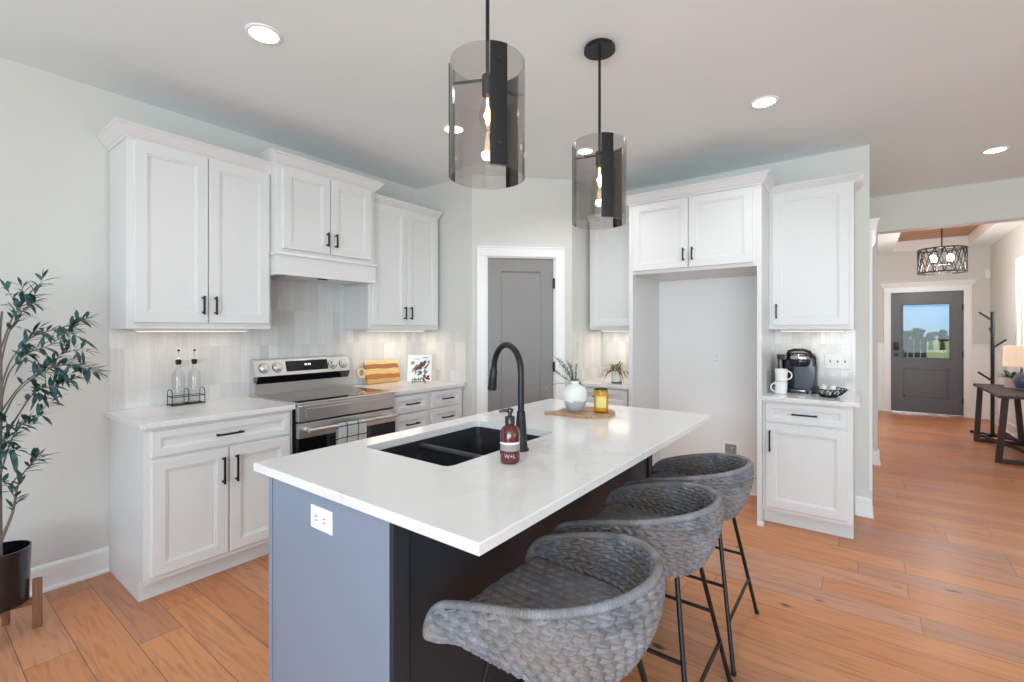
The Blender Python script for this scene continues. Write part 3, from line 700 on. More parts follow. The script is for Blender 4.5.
# --- range wall, y modules
Y0, Y1, Y2, Y3 = 0.765, 1.527, 2.289, 3.06
ym = (Y0 + Y1) / 2
UZ0, UZ1 = 1.384, 2.412
wall_cab('upper_cabinet', FA, Y0, Y1 - 0.001, UZ0, UZ1, 0.318, [(Y0 + 0.032, ym + 0.004, UZ0 + 0.035, UZ1 - 0.012, ('R', 'B'), 0.11), (ym + 0.010, Y1 - 0.018, UZ0 + 0.035, UZ1 - 0.012, ('L', 'B'), 0.11)],
         'white two-door wall cabinet left of the range hood', (0.058, 0.075), (True, False), False)
base_cab('base_cabinet', FA, Y0, Y1 - 0.003, [('drawer', Y0 + 0.030, Y1 - 0.025, 0.735, 0.868, 'mid', 0.14),
         ('door', Y0 + 0.030, ym + 0.002, 0.135, 0.722, ('R', 'T'), 0.15), ('door', ym + 0.010, Y1 - 0.025, 0.135, 0.722, ('L', 'T'), 0.15)],
         'white base cabinet with one wide drawer left of the range')
# hood cabinet
HD = 0.395
root = wall_cab('hood_cabinet', FA, Y1, Y2, 1.885, 2.468, HD, [(Y1 + 0.035, (Y1 + Y2) / 2 - 0.004, 1.918, 2.455, ('R', 'B'), 0.10), ((Y1 + Y2) / 2 + 0.004, Y2 - 0.035, 1.918, 2.455, ('L', 'B'), 0.10)],
         'white cabinet with built-in hood above the range, tallest on its wall', (0.062, 0.078), (True, True), False)
b = MB()
b.fbox(FA, Y1 + 0.001, Y2 - 0.001, 0.0, 0.02, 1.742, 1.885); b.fbox(FA, Y1, Y1 + 0.02, 0.02, HD, 1.742, 1.885); b.fbox(FA, Y2 - 0.02, Y2, 0.02, HD, 1.742, 1.885)
b.fbox(FA, Y1, Y2, HD, HD + 0.02, 1.742, 1.885, 0.002)
hs = link('hood_skirt', b, M['cab'], root)
b = MB(); b.sweep(crown_path(FA, Y1, Y2, HD + 0.02), [(0, 1.872), (0.012, 1.872), (0.014, 1.878), (0.010, 1.892), (0, 1.894)]); 
b.sweep(crown_path(FA, Y1, Y2, HD + 0.02), [(0, 1.742), (0.007, 1.742), (0.007, 1.752), (0, 1.757)])
link('hood_moulding', b, M['cab'], root)
b = MB(); b.fbox(FA, Y1 + 0.022, Y2 - 0.022, 0.022, HD - 0.004, 1.752, 1.766, 0.002)
b.fbox(FA, Y1 + 0.10, Y2 - 0.10, 0.07, HD - 0.07, 1.746, 1.752, 0.002)
ins = link('hood_insert', b, M['steel'], root)
b = MB()
for a in (1.86, 1.90): b.fbox(FA, a - 0.014, a + 0.014, HD - 0.055, HD - 0.03, 1.738, 1.752, 0.003)
link('hood_button', b, M['black'], ins)
# right of the hood
yr = (Y2 + Y3) / 2
wall_cab('upper_cabinet', FA, Y2 + 0.001, Y3, UZ0, UZ1, 0.318, [(Y2 + 0.025, yr - 0.003, UZ0 + 0.035, UZ1 - 0.012, ('R', 'B'), 0.11), (yr + 0.003, Y3 - 0.025, UZ0 + 0.035, UZ1 - 0.012, ('L', 'B'), 0.11)],
         'white two-door wall cabinet right of the range hood', (0.058, 0.06), (False, False), False)
fr = []
for (c0, c1) in ((Y2 + 0.012, yr - 0.022), (yr + 0.020, Y3 - 0.02)):
    for (s0, s1) in ((0.735, 0.868), (0.445, 0.722), (0.135, 0.432)): fr.append(('drawer', c0, c1, s0, s1, 'mid', 0.13))
for i in (1, 4): fr[i] = fr[i][:3] + (0.565, 0.722) + fr[i][5:]
for i in (2, 5): fr[i] = fr[i][:4] + (0.552,) + fr[i][5:]
base_cab('drawer_cabinet', FA, Y2 + 0.003, Y3 + 0.02, fr, 'white cabinet of two drawer stacks right of the range')
led_bar(FA, Y0 + 0.08, Y1 - 0.08, 0.16, UZ0, 'slim light bar under the wall cabinet left of the hood', 0.45)
led_bar(FA, Y2 + 0.08, Y3 - 0.08, 0.20, UZ0, 'slim light bar under the wall cabinet right of the hood', 1.3)

# --- fridge wall
FX0, FX1 = -1.52, -0.597
root = thing('fridge_surround', FB((FX0 + FX1) / 2, 0.32, 0), 'tall white fridge surround with two doors over an empty bay', 'cabinet')
FDp = 0.645
for (s0, s1) in ((FX0 - 0.032, FX0), (FX1, FX1 + 0.030)):
    b = MB(); b.fbox(FB, s0, s1, 0.003, FDp, 0.0, 2.425, 0.0015)
    if s0 < -1: pass
    link('side_panel', b, M['cab'], root)
b = MB(); b.fbox(FB, FX0, FX1, 0.003, FDp - 0.005, 1.835, 2.425, 0.001); link('carcass', b, M['cab'], root)
b = MB(); b.fbox(FB, FX0 + 0.001, FX1 - 0.001, 0.003, 0.011, 0.145, 1.834); link('bay_panel', b, M['trim'], root)
fm = (FX0 + FX1) / 2 - 0.010
front(root, FB, 'door', FX0 + 0.004, fm - 0.003, 1.862, 2.40, FDp - 0.005, ('R', 'B'), 0.10)
front(root, FB, 'door', fm + 0.003, FX1 - 0.026, 1.862, 2.40, FDp - 0.005, ('L', 'B'), 0.10)
b = MB(); b.sweep(crown_path(FB, FX0 - 0.032, FX1 + 0.030, FDp), CROWN(2.410, 0.058, 0.072)); link('crown_moulding', b, M['cab'], root)
b = MB(); b.sweep([FB(FX1 + 0.001, FDp, 0)[:2], FB(FX1 + 0.030, FDp, 0)[:2], FB(FX1 + 0.030, 0.60, 0)[:2]], [(0, 0), (0.014, 0), (0.012, 0.015), (0.003, 0.022), (0, 0.022)]); link('shoe_moulding', b, M['cab'], root)
# left of the fridge
LX0, LX1 = -2.085, FX0 - 0.034
wall_cab('upper_cabinet', FB, LX0, LX1, UZ0, UZ1, 0.318, [(LX0 + 0.03, LX1 - 0.012, UZ0 + 0.03, UZ1 - 0.012, ('R', 'B'), 0.11)],
         'narrow white wall cabinet left of the fridge surround', (0.058, 0.06), (False, False))
base_cab('base_cabinet', FB, LX0, LX1, [('drawer', LX0 + 0.02, LX1 - 0.025, 0.735, 0.868, 'mid', 0.13), ('door', LX0 + 0.02, LX1 - 0.025, 0.135, 0.722, ('L', 'T'), 0.15)],
         'white base cabinet under the spider plant counter')
led_bar(FB, LX0 + 0.06, LX1 - 0.06, 0.18, UZ0, 'slim light bar above the spider plant', 1.0)
# coffee nook
CX0, CX1 = FX1 + 0.031, -0.045
wall_cab('upper_cabinet', FB, CX0, CX1, UZ0, UZ1, 0.318, [(CX0 + 0.022, CX1 - 0.026, UZ0 + 0.03, UZ1 - 0.012, ('L', 'B'), 0.11)],
         'white one-door wall cabinet above the coffee maker', (0.055, 0.055), (False, True))
base_cab('base_cabinet', FB, CX0, CX1, [('drawer', CX0 + 0.018, CX1 - 0.030, 0.735, 0.868, 'mid', 0.15), ('door', CX0 + 0.018, CX1 - 0.030, 0.135, 0.722, ('L', 'T'), 0.15)],
         'white base cabinet under the coffee maker')
led_bar(FB, CX0 + 0.05, CX1 - 0.05, 0.14, UZ0, 'slim light bar above the coffee maker', 0.3)

# --- countertops
def counter(name, F, a0, a1, d1, label, d0=0.0, loc=None):
    b = MB(); b.fbox(F, a0, a1, d0, d1, 0.8845, 0.914, 0.003)
    return single(name, b, M['quartz'], label, 'countertop', F((a0 + a1) / 2, d1 / 2, 0.8845), 'quartz countertops')
counter('countertop', FA, Y0 - 0.022, Y1 + 0.001, 0.632, 'white quartz countertop under the oil bottle caddy', 0.0085)
counter('countertop', FA, Y2 + 0.0015, 3.081, 0.632, 'white quartz countertop under the striped cutting board', 0.0085)
counter('countertop', FB, -2.10, FX0 - 0.033, 0.64, 'white quartz countertop under the spider plant', 0.0085)
counter('countertop', FB, FX1 + 0.031, -0.010, 0.645, 'white quartz countertop under the coffee maker', 0.0085)

# ------------------------------------------------------------------ range
def make_range():
    r0, r1 = Y1 + 0.006, Y2 - 0.004; DR = 0.655
    root = thing('range', FA((r0 + r1) / 2, 0.33, 0), 'stainless steel electric range between the white cabinets', 'range')
    b = MB(); b.fbox(FA, r0, r1, 0.03, DR - 0.035, 0.02, 0.905, 0.002)
    for a in (r0 + 0.04, r1 - 0.04):
        for dd in (0.08, 0.55): b.fbox(FA, a - 0.015, a + 0.015, dd - 0.015, dd + 0.015, 0, 0.02)
    link('body', b, M['blackplastic'], root)
    b = MB(); b.fbox(FA, r0, r1, 0.075, DR, 0.905, 0.920, 0.003); ct = link('cooktop', b, M['steel'], root)
    b = MB(); b.fbox(FA, r0 + 0.012, r1 - 0.012, 0.085, DR - 0.03, 0.9195, 0.9225, 0.001); link('glass_top', b, M['blackglass'], ct)
    # backguard
    sec = [(0.012, 0.90), (0.075, 0.90), (0.075, 1.005), (0.052, 1.02), (0.052, 1.045), (0.098, 1.052), (0.060, 1.165), (0.048, 1.172), (0.012, 1.172)]
    b = MB(); b.poly([FA(r0, dd, z) for dd, z in sec], Vector(FA(r1, 0, 0)) - Vector(FA(r0, 0, 0)))
    bg_ = link('backguard', b, M['steel'], root)
    b = MB(); b.poly([FA(r0 + 0.012, dd, z) for dd, z in ((0.076, 1.002), (0.0765, 0.998), (0.1015, 1.049), (0.098, 1.0515), (0.053, 1.0445), (0.053, 1.0205))], (0, r1 - r0 - 0.024, 0)); link('vent_recess', b, M['blackglass'], bg_)
    n = Vector((0.113, 0, 0.038)).normalized(); up = Vector((-0.038, 0, 0.113)).normalized(); base = Vector((XA + 0.079, 0, 1.1085))
    def onface(y, u, w, hh, t):  # slab on the sloped control face
        c = base + Vector((0, y, 0)) + up * u; a = Vector((0, w / 2, 0)); v = up * hh / 2
        return [c - a - v, c + a - v, c + a + v, c - a + v, c - a - v + n * t, c + a - v + n * t, c + a + v + n * t, c - a + v + n * t]
    rm = (r0 + r1) / 2
    b = MB(); b.hexa(onface(rm + 0.012, 0.004, 0.335, 0.078, 0.003), 0.001); dp = link('display', b, M['blackglass'], bg_)
    b = MB()
    for k, dx in enumerate((-0.020, -0.008, 0.008, 0.020)):
        b.hexa(onface(rm + dx + 0.012, 0.012, 0.007, 0.015, 0.0036))
    link('digits', b, M['digits'], dp)
    for y in (r0 + 0.062, r0 + 0.158, r1 - 0.155, r1 - 0.062):
        b = MB(); c = base + Vector((0, y, 0)); b.tube([c, c + n * 0.006, c + n * 0.0065, c + n * 0.026, c + n * 0.028], [0.033, 0.033, 0.026, 0.022, 0.019], 24)
        kn = link('knob', b, M['steel'], bg_, 30)
        b = MB(); b.tube([c + n * 0.0005, c + n * 0.004], [0.037, 0.036], 24); link('knob_ring', b, M['black'], kn, 30)
    # front
    b = MB(); b.fbox(FA, r0, r1, DR - 0.035, DR, 0.803, 0.9045, 0.004); fp = link('front_panel', b, M['steel'], root)
    b = MB(); b.fbox(FA, r0 + 0.05, r1 - 0.05, DR, DR + 0.003, 0.822, 0.882, 0.0015); link('panel_inset', b, M['steel'], fp)
    b = MB(); b.fbox(FA, r0, r1, DR - 0.03, DR + 0.005, 0.70, 0.792, 0.003)
    dr = link('oven_door', b, M['steel'], root)
    b = MB(); b.fbox(FA, r0, r1, DR - 0.028, DR + 0.004, 0.232, 0.699, 0.002); link('door_glass', b, M['blackglass'], dr)
    b = MB(); b.tube([FA(r0 + 0.035, DR + 0.058, 0.752), FA(r1 - 0.035, DR + 0.058, 0.752)], 0.013, 14)
    for a in (r0 + 0.06, r1 - 0.06): b.fbox(FA, a - 0.012, a + 0.012, DR + 0.005, DR + 0.058, 0.742, 0.762, 0.003)
    link('door_handle', b, M['steel'], dr, 40)
    b = MB(); b.fbox(FA, r0, r1, DR - 0.03, DR + 0.003, 0.03, 0.222, 0.003); link('storage_drawer', b, M['steel'], root)
    return r0, r1, DR
r0, r1, DR = make_range()
# towel on the oven handle
def make_towel_obj():
    y0, y1 = 1.765, 1.975; hx = XA + DR + 0.058; hz = 0.752
    prof = []
    for k in range(9): prof.append((-0.0165, 0.60 + k * (0.752 - 0.60) / 8))
    for k in range(1, 9): a = PI - PI * k / 9; prof.append((0.0165 * math.cos(a), hz + 0.0165 * math.sin(a)))
    for k in range(17): prof.append((0.0165 + 0.004 * math.sin(k * 0.35), hz - k * (0.752 - 0.555) / 16))
    bm = bmesh.new(); uv = bm.loops.layers.uv.new('UVMap'); n = 15; rows = []; ln = 0; prev = None
    vs = []
    for (dx, z) in prof:
        if prev: ln += math.hypot(dx - prev[0], z - prev[1])
        prev = (dx, z)
        vs.append([(bm.verts.new((hx + dx + 0.003 * math.sin(j * 1.1) * (1 if dx > 0 else -1) * min(1, abs(z - hz) * 12), y0 + (y1 - y0) * j / (n - 1), z)), ((y1 - y0) * j / (n - 1) + 0.026, ln + 0.02)) for j in range(n)])
    for a, c in zip(vs, vs[1:]):
        for j in range(n - 1):
            q4 = [a[j], a[j + 1], c[j + 1], c[j]]; f = bm.faces.new([v for v, _ in q4])
            for lpp, (_, t) in zip(f.loops, q4): lpp[uv].uv = t
    bmesh.ops.solidify(bm, geom=bm.faces[:], thickness=-0.003)
    me = bpy.data.meshes.new('dish_towel'); bm.transform(Matrix.Translation((-hx, -1.87, -0.58))); bm.to_mesh(me); bm.free(); me.materials.append(M['towel'])
    for p in me.polygons: p.use_smooth = True
    o = bpy.data.objects.new('dish_towel', me); COL.objects.link(o); o.location = (hx, 1.87, 0.58)
    tag(o, 'white dish towel with black windowpane check on oven handle', 'towel')
make_towel_obj()

# ------------------------------------------------------------------ island
IX0, IX1, IY0, IY1 = -1.695, -0.660, 0.765, 2.702
SX0, SX1, SY0, SY1 = -1.582, -1.114, 1.132, 1.815
def rrect(x0, x1, y0, y1, r, n=6):
    p = []
    for cx_, cy_, a in ((x1 - r, y1 - r, 0), (x0 + r, y1 - r, 90), (x0 + r, y0 + r, 180), (x1 - r, y0 + r, 270)):
        for k in range(n + 1): t = math.radians(a + 90 * k / n); p.append((cx_ + r * math.cos(t), cy_ + r * math.sin(t)))
    return p
def island():
    # slab with a rounded sink cut-out
    b = MB(); hole = rrect(SX0, SX1, SY0, SY1, 0.03); n = len(hole)
    outer = []
    # outer ring sampled at the same count by casting from the hole centre
    cx_, cy_ = (SX0 + SX1) / 2, (SY0 + SY1) / 2
    per = n // 4
    corners = [(IX1, IY1), (IX0, IY1), (IX0, IY0), (IX1, IY0)]
    def lerp(p, q_, t): return (p[0] + (q_[0] - p[0]) * t, p[1] + (q_[1] - p[1]) * t)
    for k in range(4):
        c = corners[k]
        for j in range(7): outer.append(c)
    e = 0.003
    def inset(p, i):
        x, y = p
        return (x + (i if x == IX0 else -i), y + (i if y == IY0 else -i))
    V = lambda ring, z: [b.bm.verts.new((x, y, z)) for x, y in ring]
    zt, zb = 0.914, 0.884
    cs = {z: [b.bm.verts.new((*c, z)) for c in corners] for z in (zt - e, zb + e)}
    ct = [b.bm.verts.new((*inset(c, e), zt)) for c in corners]; cb = [b.bm.verts.new((*inset(c, e), zb)) for c in corners]
    ht = V(hole, zt); hb = V(hole, zb)
    for k in range(4):
        k2 = (k + 1) % 4
        b.bm.faces.new([cs[zb + e][k], cs[zb + e][k2], cs[zt - e][k2], cs[zt - e][k]])
        b.bm.faces.new([cs[zt - e][k], cs[zt - e][k2], ct[k2], ct[k]]); b.bm.faces.new([cb[k], cb[k2], cs[zb + e][k2], cs[zb + e][k]])
        for j in range(6):
            b.bm.faces.new([ct[k], ht[k * 7 + j], ht[k * 7 + j + 1]]); b.bm.faces.new([cb[k], hb[k * 7 + j + 1], hb[k * 7 + j]])
        i1, i2 = k * 7 + 6, (k2 * 7) % n
        b.bm.faces.new([ct[k], ht[i1], ht[i2], ct[k2]]); b.bm.faces.new([cb[k], cb[k2], hb[i2], hb[i1]])
    for i in range(n):
        j = (i + 1) % n; b.bm.faces.new([ht[i], hb[i], hb[j], ht[j]])
    single('island_countertop', b, M['quartz'], 'large white quartz island countertop with sink cut-out', 'countertop', ((IX0 + IX1) / 2, (IY0 + IY1) / 2, 0.884))
    # base
    bx0, bx1, by0, by1 = -1.635, -0.980, 0.792, 2.680
    root = thing('kitchen_island', ((bx0 + bx1) / 2, (by0 + by1) / 2, 0), 'charcoal kitchen island base, its near end coloured with window reflection', 'island')
    b = MB(); b.box(bx0 + 0.02, bx1 - 0.02, by0 + 0.02, by1 - 0.02, 0.0, 0.60)
    b.box(bx0 + 0.02, bx1 - 0.02, by0 + 0.02, SY0 - 0.06, 0.60, 0.8835); b.box(bx0 + 0.02, bx1 - 0.02, SY1 + 0.06, by1 - 0.02, 0.60, 0.8835)
    b.box(bx1 - 0.05, bx1 - 0.02, SY0 - 0.06, SY1 + 0.06, 0.60, 0.8835); b.box(bx0 + 0.02, bx0 + 0.03, SY0 - 0.06, SY1 + 0.06, 0.60, 0.8835)
    link('carcass', b, M['charcoal'], root)
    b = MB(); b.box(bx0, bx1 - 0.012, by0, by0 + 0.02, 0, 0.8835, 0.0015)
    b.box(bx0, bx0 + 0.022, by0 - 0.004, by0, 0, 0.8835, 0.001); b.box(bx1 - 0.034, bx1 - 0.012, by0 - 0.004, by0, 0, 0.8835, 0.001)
    ep = link('end_panel', b, M['lit_charcoal'], root); ep['label'] = 'charcoal end panel coloured with blue window reflection, narrow edge strips'
    b = MB(); b.box(bx0, bx1, by1 - 0.02, by1, 0, 0.8835, 0.0015); link('end_panel', b, M['charcoal'], root)
    b = MB()
    FI = frame(bx1 - 0.02, 0, 0, 1, 1, 0)
    b.fbox(FI, by0, by0 + 0.055, 0.0, 0.02, 0, 0.8835, 0.0015); b.fbox(FI, by1 - 0.055, by1 - 0.0, 0.0, 0.02, 0, 0.8835, 0.0015)
    b.fbox(FI, by0 + 0.055, by1 - 0.055, 0.0, 0.008, 0.0, 0.8835)
    b.fbox(FI, by0 + 0.055, by1 - 0.055, 0.008, 0.02, 0.0, 0.11, 0.0015)
    link('back_panel', b, M['charcoal'], root)
    b = MB(); FI2 = frame(bx0 + 0.02, 0, 0, 1, -1, 0)
    for k in range(3): shaker(b, FI2, by0 + 0.03 + k * 0.612, by0 + 0.63 + k * 0.612, 0.12, 0.86, 0.0)
    link('door', b, M['charcoal'], root)
    # sink
    sk = thing('sink', ((SX0 + SX1) / 2, (SY0 + SY1) / 2, 0.66), 'black undermount double bowl sink set in the island', 'sink')
    dv = 1.44
    b = MB()
    b.loops([[(x, y, 0.8835) for x, y in rrect(SX0 - 0.03, SX1 + 0.03, SY0 - 0.03, SY1 + 0.03, 0.06)], [(x, y, 0.8835) for x, y in rrect(SX0 - 0.003, SX1 + 0.003, SY0 - 0.003, SY1 + 0.003, 0.03)],
             [(x, y, 0.838) for x, y in rrect(SX0 - 0.002, SX1 + 0.002, SY0 - 0.002, SY1 + 0.002, 0.03)]])
    link('rim', b, M['sink'], sk, 30)
    for (q0, q1) in ((SY0 - 0.002, dv - 0.012), (dv + 0.012, SY1 + 0.002)):
        b = MB()
        def ring(i, z, r): return [(x, y, z) for x, y in rrect(SX0 - 0.002 + i, SX1 + 0.002 - i, q0 + i, q1 - i, r)]
        b.loops([ring(0, 0.838, 0.05), ring(0.004, 0.74, 0.05), ring(0.012, 0.69, 0.05), ring(0.035, 0.668, 0.04), ring(0.06, 0.665, 0.03)], True, False, True)
        bw = link('bowl', b, M['sink'], sk, 40)
        b = MB(); c = ((SX0 + SX1) / 2, (q0 + q1) / 2, 0.6655); b.lathe([(0.045, 0), (0.045, 0.003), (0.036, 0.003), (0.03, -0.0)], c, 24); link('drain', b, M['chrome'], bw, 30)
    b = MB(); x0_, x1_ = SX0 - 0.002, SX1 + 0.002
    b.tube([(x0_, dv, 0.855), (x1_, dv, 0.855)], 0.0155, 12); b.box(x0_, x1_, dv - 0.0125, dv + 0.0125, 0.67, 0.857)
    link('divider', b, M['sink'], sk, 40)
    # outlet on the end panel
    outlet('outlet', frame(0, by0, 1, 0, 0, -1), -1.309, 0.803, 'white outlet plate on the near island end', True)
def outlet(name, F, a, z, label, horiz=False, kind='outlet', w=0.07, h=0.114):
    root = thing(name, F(a, 0, z), label, kind)
    if horiz: w, h = h, w
    b = MB(); b.fbox(F, a - w / 2, a + w / 2, 0.0, 0.006, z - h / 2, z + h / 2, 0.002); link('plate', b, M['plate'], root)
    if kind == 'outlet':
        b = MB(); s = MB()
        for k in (-1, 1):
            ca, cz = (a + k * 0.022, z) if horiz else (a, z + k * 0.022)
            pts = []
            for i in range(16):
                t = 2 * PI * i / 16; pts.append(F(ca + 0.0155 * math.cos(t), 0.0055, cz + 0.0155 * math.sin(t)))
            b.poly(pts, Vector(F(0, 0.003, 0)) - Vector(F(0, 0, 0)))
            for j in (-1, 1):
                if horiz: s.fbox(F, ca - 0.005, ca + 0.005, 0.0085, 0.0092, cz + j * 0.006 - 0.0013, cz + j * 0.006 + 0.0013)
                else: s.fbox(F, ca + j * 0.006 - 0.0013, ca + j * 0.006 + 0.0013, 0.0085, 0.0092, cz - 0.005, cz + 0.005)
        link('receptacle', b, M['plate'], root); link('slots', s, M['slot'], root)['kind'] = 'stuff'
    else:
        n = max(1, round(w / 0.05))
        for k in range(n):
            b = MB(); ca = a + (k - (n - 1) / 2) * 0.046
            b.fbox(F, ca - 0.0165, ca + 0.0165, 0.006, 0.008, z - 0.033, z + 0.033, 0.001); tg = link('switch', b, M['plate'], root)
            b = MB(); b.fbox(F, ca - 0.004, ca + 0.004, 0.008, 0.016, z - 0.009, z + 0.006, 0.001); link('toggle', b, M['slot'] if True else 0, tg)
    return root
island()
outlet('outlet', frame(0, YB - 0.0112, 1, 0, 0, -1), -1.012, 1.137, 'white outlet plate high on the fridge bay wall')
outlet('switch_plate', frame(0, YB - 0.008, 1, 0, 0, -1), -0.148, 1.142, 'white three-switch plate right of the coffee maker', False, 'switch', 0.163, 0.114)
# water supply box low in the fridge bay
root = thing('supply_box', FB(-0.90, 0, 0.35), 'recessed water supply box low on the fridge bay wall', 'supply box')
b = MB(); F = frame(0, YB - 0.0112, 1, 0, 0, -1); a, z = -0.90, 0.352
for (p0, p1, s0, s1) in ((a - 0.06, a + 0.06, z + 0.05, z + 0.065), (a - 0.06, a + 0.06, z - 0.065, z - 0.05), (a - 0.06, a - 0.045, z - 0.05, z + 0.05), (a + 0.045, a + 0.06, z - 0.05, z + 0.05)):
    b.fbox(F, p0, p1, 0, 0.008, s0, s1, 0.001)
link('frame', b, M['plate'], root)
b = MB(); b.fbox(F, a - 0.046, a + 0.046, 0.0, 0.002, z - 0.051, z + 0.051); link('recess', b, mat('grey_recess', rgb(150, 148, 146), 0.6), root)
b = MB(); b.tube([F(a + 0.01, 0.004, z - 0.05), F(a + 0.01, 0.012, z - 0.02), F(a + 0.01, 0.012, z + 0.02)], 0.008, 10); b.fbox(F, a - 0.004, a + 0.024, 0.006, 0.016, z + 0.018, z + 0.028, 0.002); link('valve', b, M['chrome'], root, 40)
# motion sensor
b = MB(); b.box(1.535, 1.598, 10.22, 10.298, 2.18, 2.34, 0.02); single('motion_sensor', b, M['plate'], 'small white motion sensor high in the foyer corner', 'sensor', (1.57, 10.26, 2.18), smooth=50)

# ------------------------------------------------------------------ faucet, soap
fx, fy = -1.051, 1.463
root = thing('faucet', (fx, fy, 0.914), 'tall matte black gooseneck faucet behind the sink', 'faucet')
b = MB(); b.lathe([(0.031, 0), (0.031, 0.006), (0.026, 0.012), (0.024, 0.03), (0.020, 0.10), (0.0165, 0.14), (0.0165, 0.15)], (fx, fy, 0.914), 24); link('base', b, M['black'], root, 40)
dv = Vector((-0.93, 0.36, 0)).normalized(); R_ = 0.104; pts = [Vector((fx, fy, 1.05)), Vector((fx, fy, 1.212))]
for k in range(1, 19):
    t = PI * 0.97 * k / 18; pts.append(Vector((fx, fy, 1.212)) + dv * (R_ - R_ * math.cos(t)) + Vector((0, 0, R_ * math.sin(t))))
b = MB(); b.tube(pts, 0.0125, 14); link('spout', b, M['black'], root, 60)
e_ = pts[-1]; dn = (pts[-1] - pts[-2]).normalized()
b = MB(); b.tube([e_, e_ + dn * 0.012, e_ + dn * 0.015, e_ + dn * 0.05, e_ + dn * 0.085, e_ + dn * 0.10], [0.0135, 0.0135, 0.016, 0.0165, 0.020, 0.019], 16); sh = link('spray_head', b, M['black'], root, 40)
b = MB(); bp = e_ + dn * 0.06 + dv * 0.017; b.bar(bp - dn * 0.02, bp + dn * 0.02, 0.014, 0.008, 0.002); link('spray_button', b, M['black'], sh)
b = MB(); hv = Vector((-0.5, 0.86, 0.1)).normalized(); c = Vector((fx, fy, 0.99)); b.tube([c, c + hv * 0.03, c + hv * 0.035, c + hv * 0.075], [0.011, 0.011, 0.006, 0.005], 12); link('lever', b, M['black'], root, 40)

sx, sy = -0.985, 1.305
root = thing('soap_bottle', (sx, sy, 0.914), 'amber brown pump soap bottle beside the sink', 'soap bottle')
b = MB(); b.lathe([(0.030, 0), (0.034, 0.004), (0.035, 0.01), (0.035, 0.100), (0.033, 0.112), (0.026, 0.124), (0.016, 0.131), (0.014, 0.136)], (sx, sy, 0.9142), 32); body = link('bottle', b, M['brownglass'], root, 50)
def wrap_strip(z0, z1, a0, a1, r, n=20):
    b = MB(); rows = [[(sx + rr * math.cos(a0 + (a1 - a0) * i / n), sy + rr * math.sin(a0 + (a1 - a0) * i / n), z) for i in range(n + 1)] for rr, z in ((r, z0), (r, z1))]
    b.loops(rows, False); return b
va = math.atan2(-sy, -sx)
M['labelw'] = mat('label_white', rgb(226, 218, 216), 0.5); M['labelg'] = mat('label_grey', rgb(150, 138, 136), 0.5)
lb = link('label', wrap_strip(0.9142 + 0.045, 0.9142 + 0.066, va - 1.25, va + 1.25, 0.0353), M['labelg'], body)
link('label_band', wrap_strip(0.9142 + 0.067, 0.9142 + 0.075, va - 1.3, va + 1.3, 0.0354), M['labelw'], lb)
def text_mesh(body_, size):
    cu = bpy.data.curves.new('t', 'FONT'); cu.body = body_; cu.size = size; cu.align_x = 'CENTER'
    o = bpy.data.objects.new('t', cu); COL.objects.link(o)
    dg = bpy.context.evaluated_depsgraph_get(); me = bpy.data.meshes.new_from_object(o.evaluated_get(dg)); bpy.data.objects.remove(o); return me
me = text_mesh('W+L', 0.019); ox, oy = sx, sy
for v in me.vertices:
    a = va + v.co.x / 0.0356; v.co = Vector((0.0356 * math.cos(a), 0.0356 * math.sin(a), v.co.y + 0.022))
me.materials.clear(); me.materials.append(mat('label_print', rgb(198, 182, 180), 0.5))
lt = bpy.data.objects.new('lettering', me); COL.objects.link(lt); lt.parent = lb; lt.location = (0, 0, 0)
b = MB(); b.lathe([(0.0175, 0.134), (0.0175, 0.158), (0.016, 0.160), (0.007, 0.160), (0.007, 0.178)], (sx, sy, 0.9142), 20)
pd_ = Vector((-0.80, -0.6, 0)); c = Vector((sx, sy, 0.914 + 0.180))
b.lathe([(0.011, 0.174), (0.012, 0.184), (0.010, 0.188)], (sx, sy, 0.9142), 16)
b.tube([c, c + pd_ * 0.022, c + pd_ * 0.038 + Vector((0, 0, -0.004))], [0.006, 0.0055, 0.004], 10)
link('pump', b, M['blackplastic'], root, 40)

# ------------------------------------------------------------------ round board, vase, candle
bc = Vector((-1.218, 2.320, 0)); hd = Vector((-0.72, -0.69, 0)).normalized(); per = Vector((-hd.y, hd.x, 0))
pts = []
for k in range(41):
    t = math.radians(14) + math.radians(332) * k / 40; p = bc + hd * 0.152 * math.cos(t) + per * 0.152 * math.sin(t); pts.append((p.x, p.y))
for (l, w) in ((0.185, -0.019), (0.222, -0.021), (0.238, -0.012), (0.238, 0.012), (0.222, 0.021), (0.185, 0.019)): p = bc + hd * l + per * w; pts.append((p.x, p.y))
b = MB(); b.prism(pts, 0.914, 0.931, 0.003)
single('serving_board', b, M['acacia'], 'round wooden serving board with handle on the island', 'board', (bc.x, bc.y, 0.914))
vx, vy, vz = -1.272, 2.285, 0.931
root = thing('vase', (vx, vy, vz), 'white and grey ceramic jug vase on the round board', 'vase')
prof = [(0.036, 0), (0.042, 0.004), (0.058, 0.035), (0.068, 0.075), (0.066, 0.105), (0.052, 0.135), (0.034, 0.148), (0.025, 0.153), (0.024, 0.160), (0.027, 0.166), (0.021, 0.166), (0.02, 0.15)]
b = MB(); b.lathe(prof, (vx, vy, vz), 36, True, True); link('jug', b, M['vase'], root, 60)
rt = Vector((0.8, 0.6, 0)); V0 = Vector((vx, vy, vz))
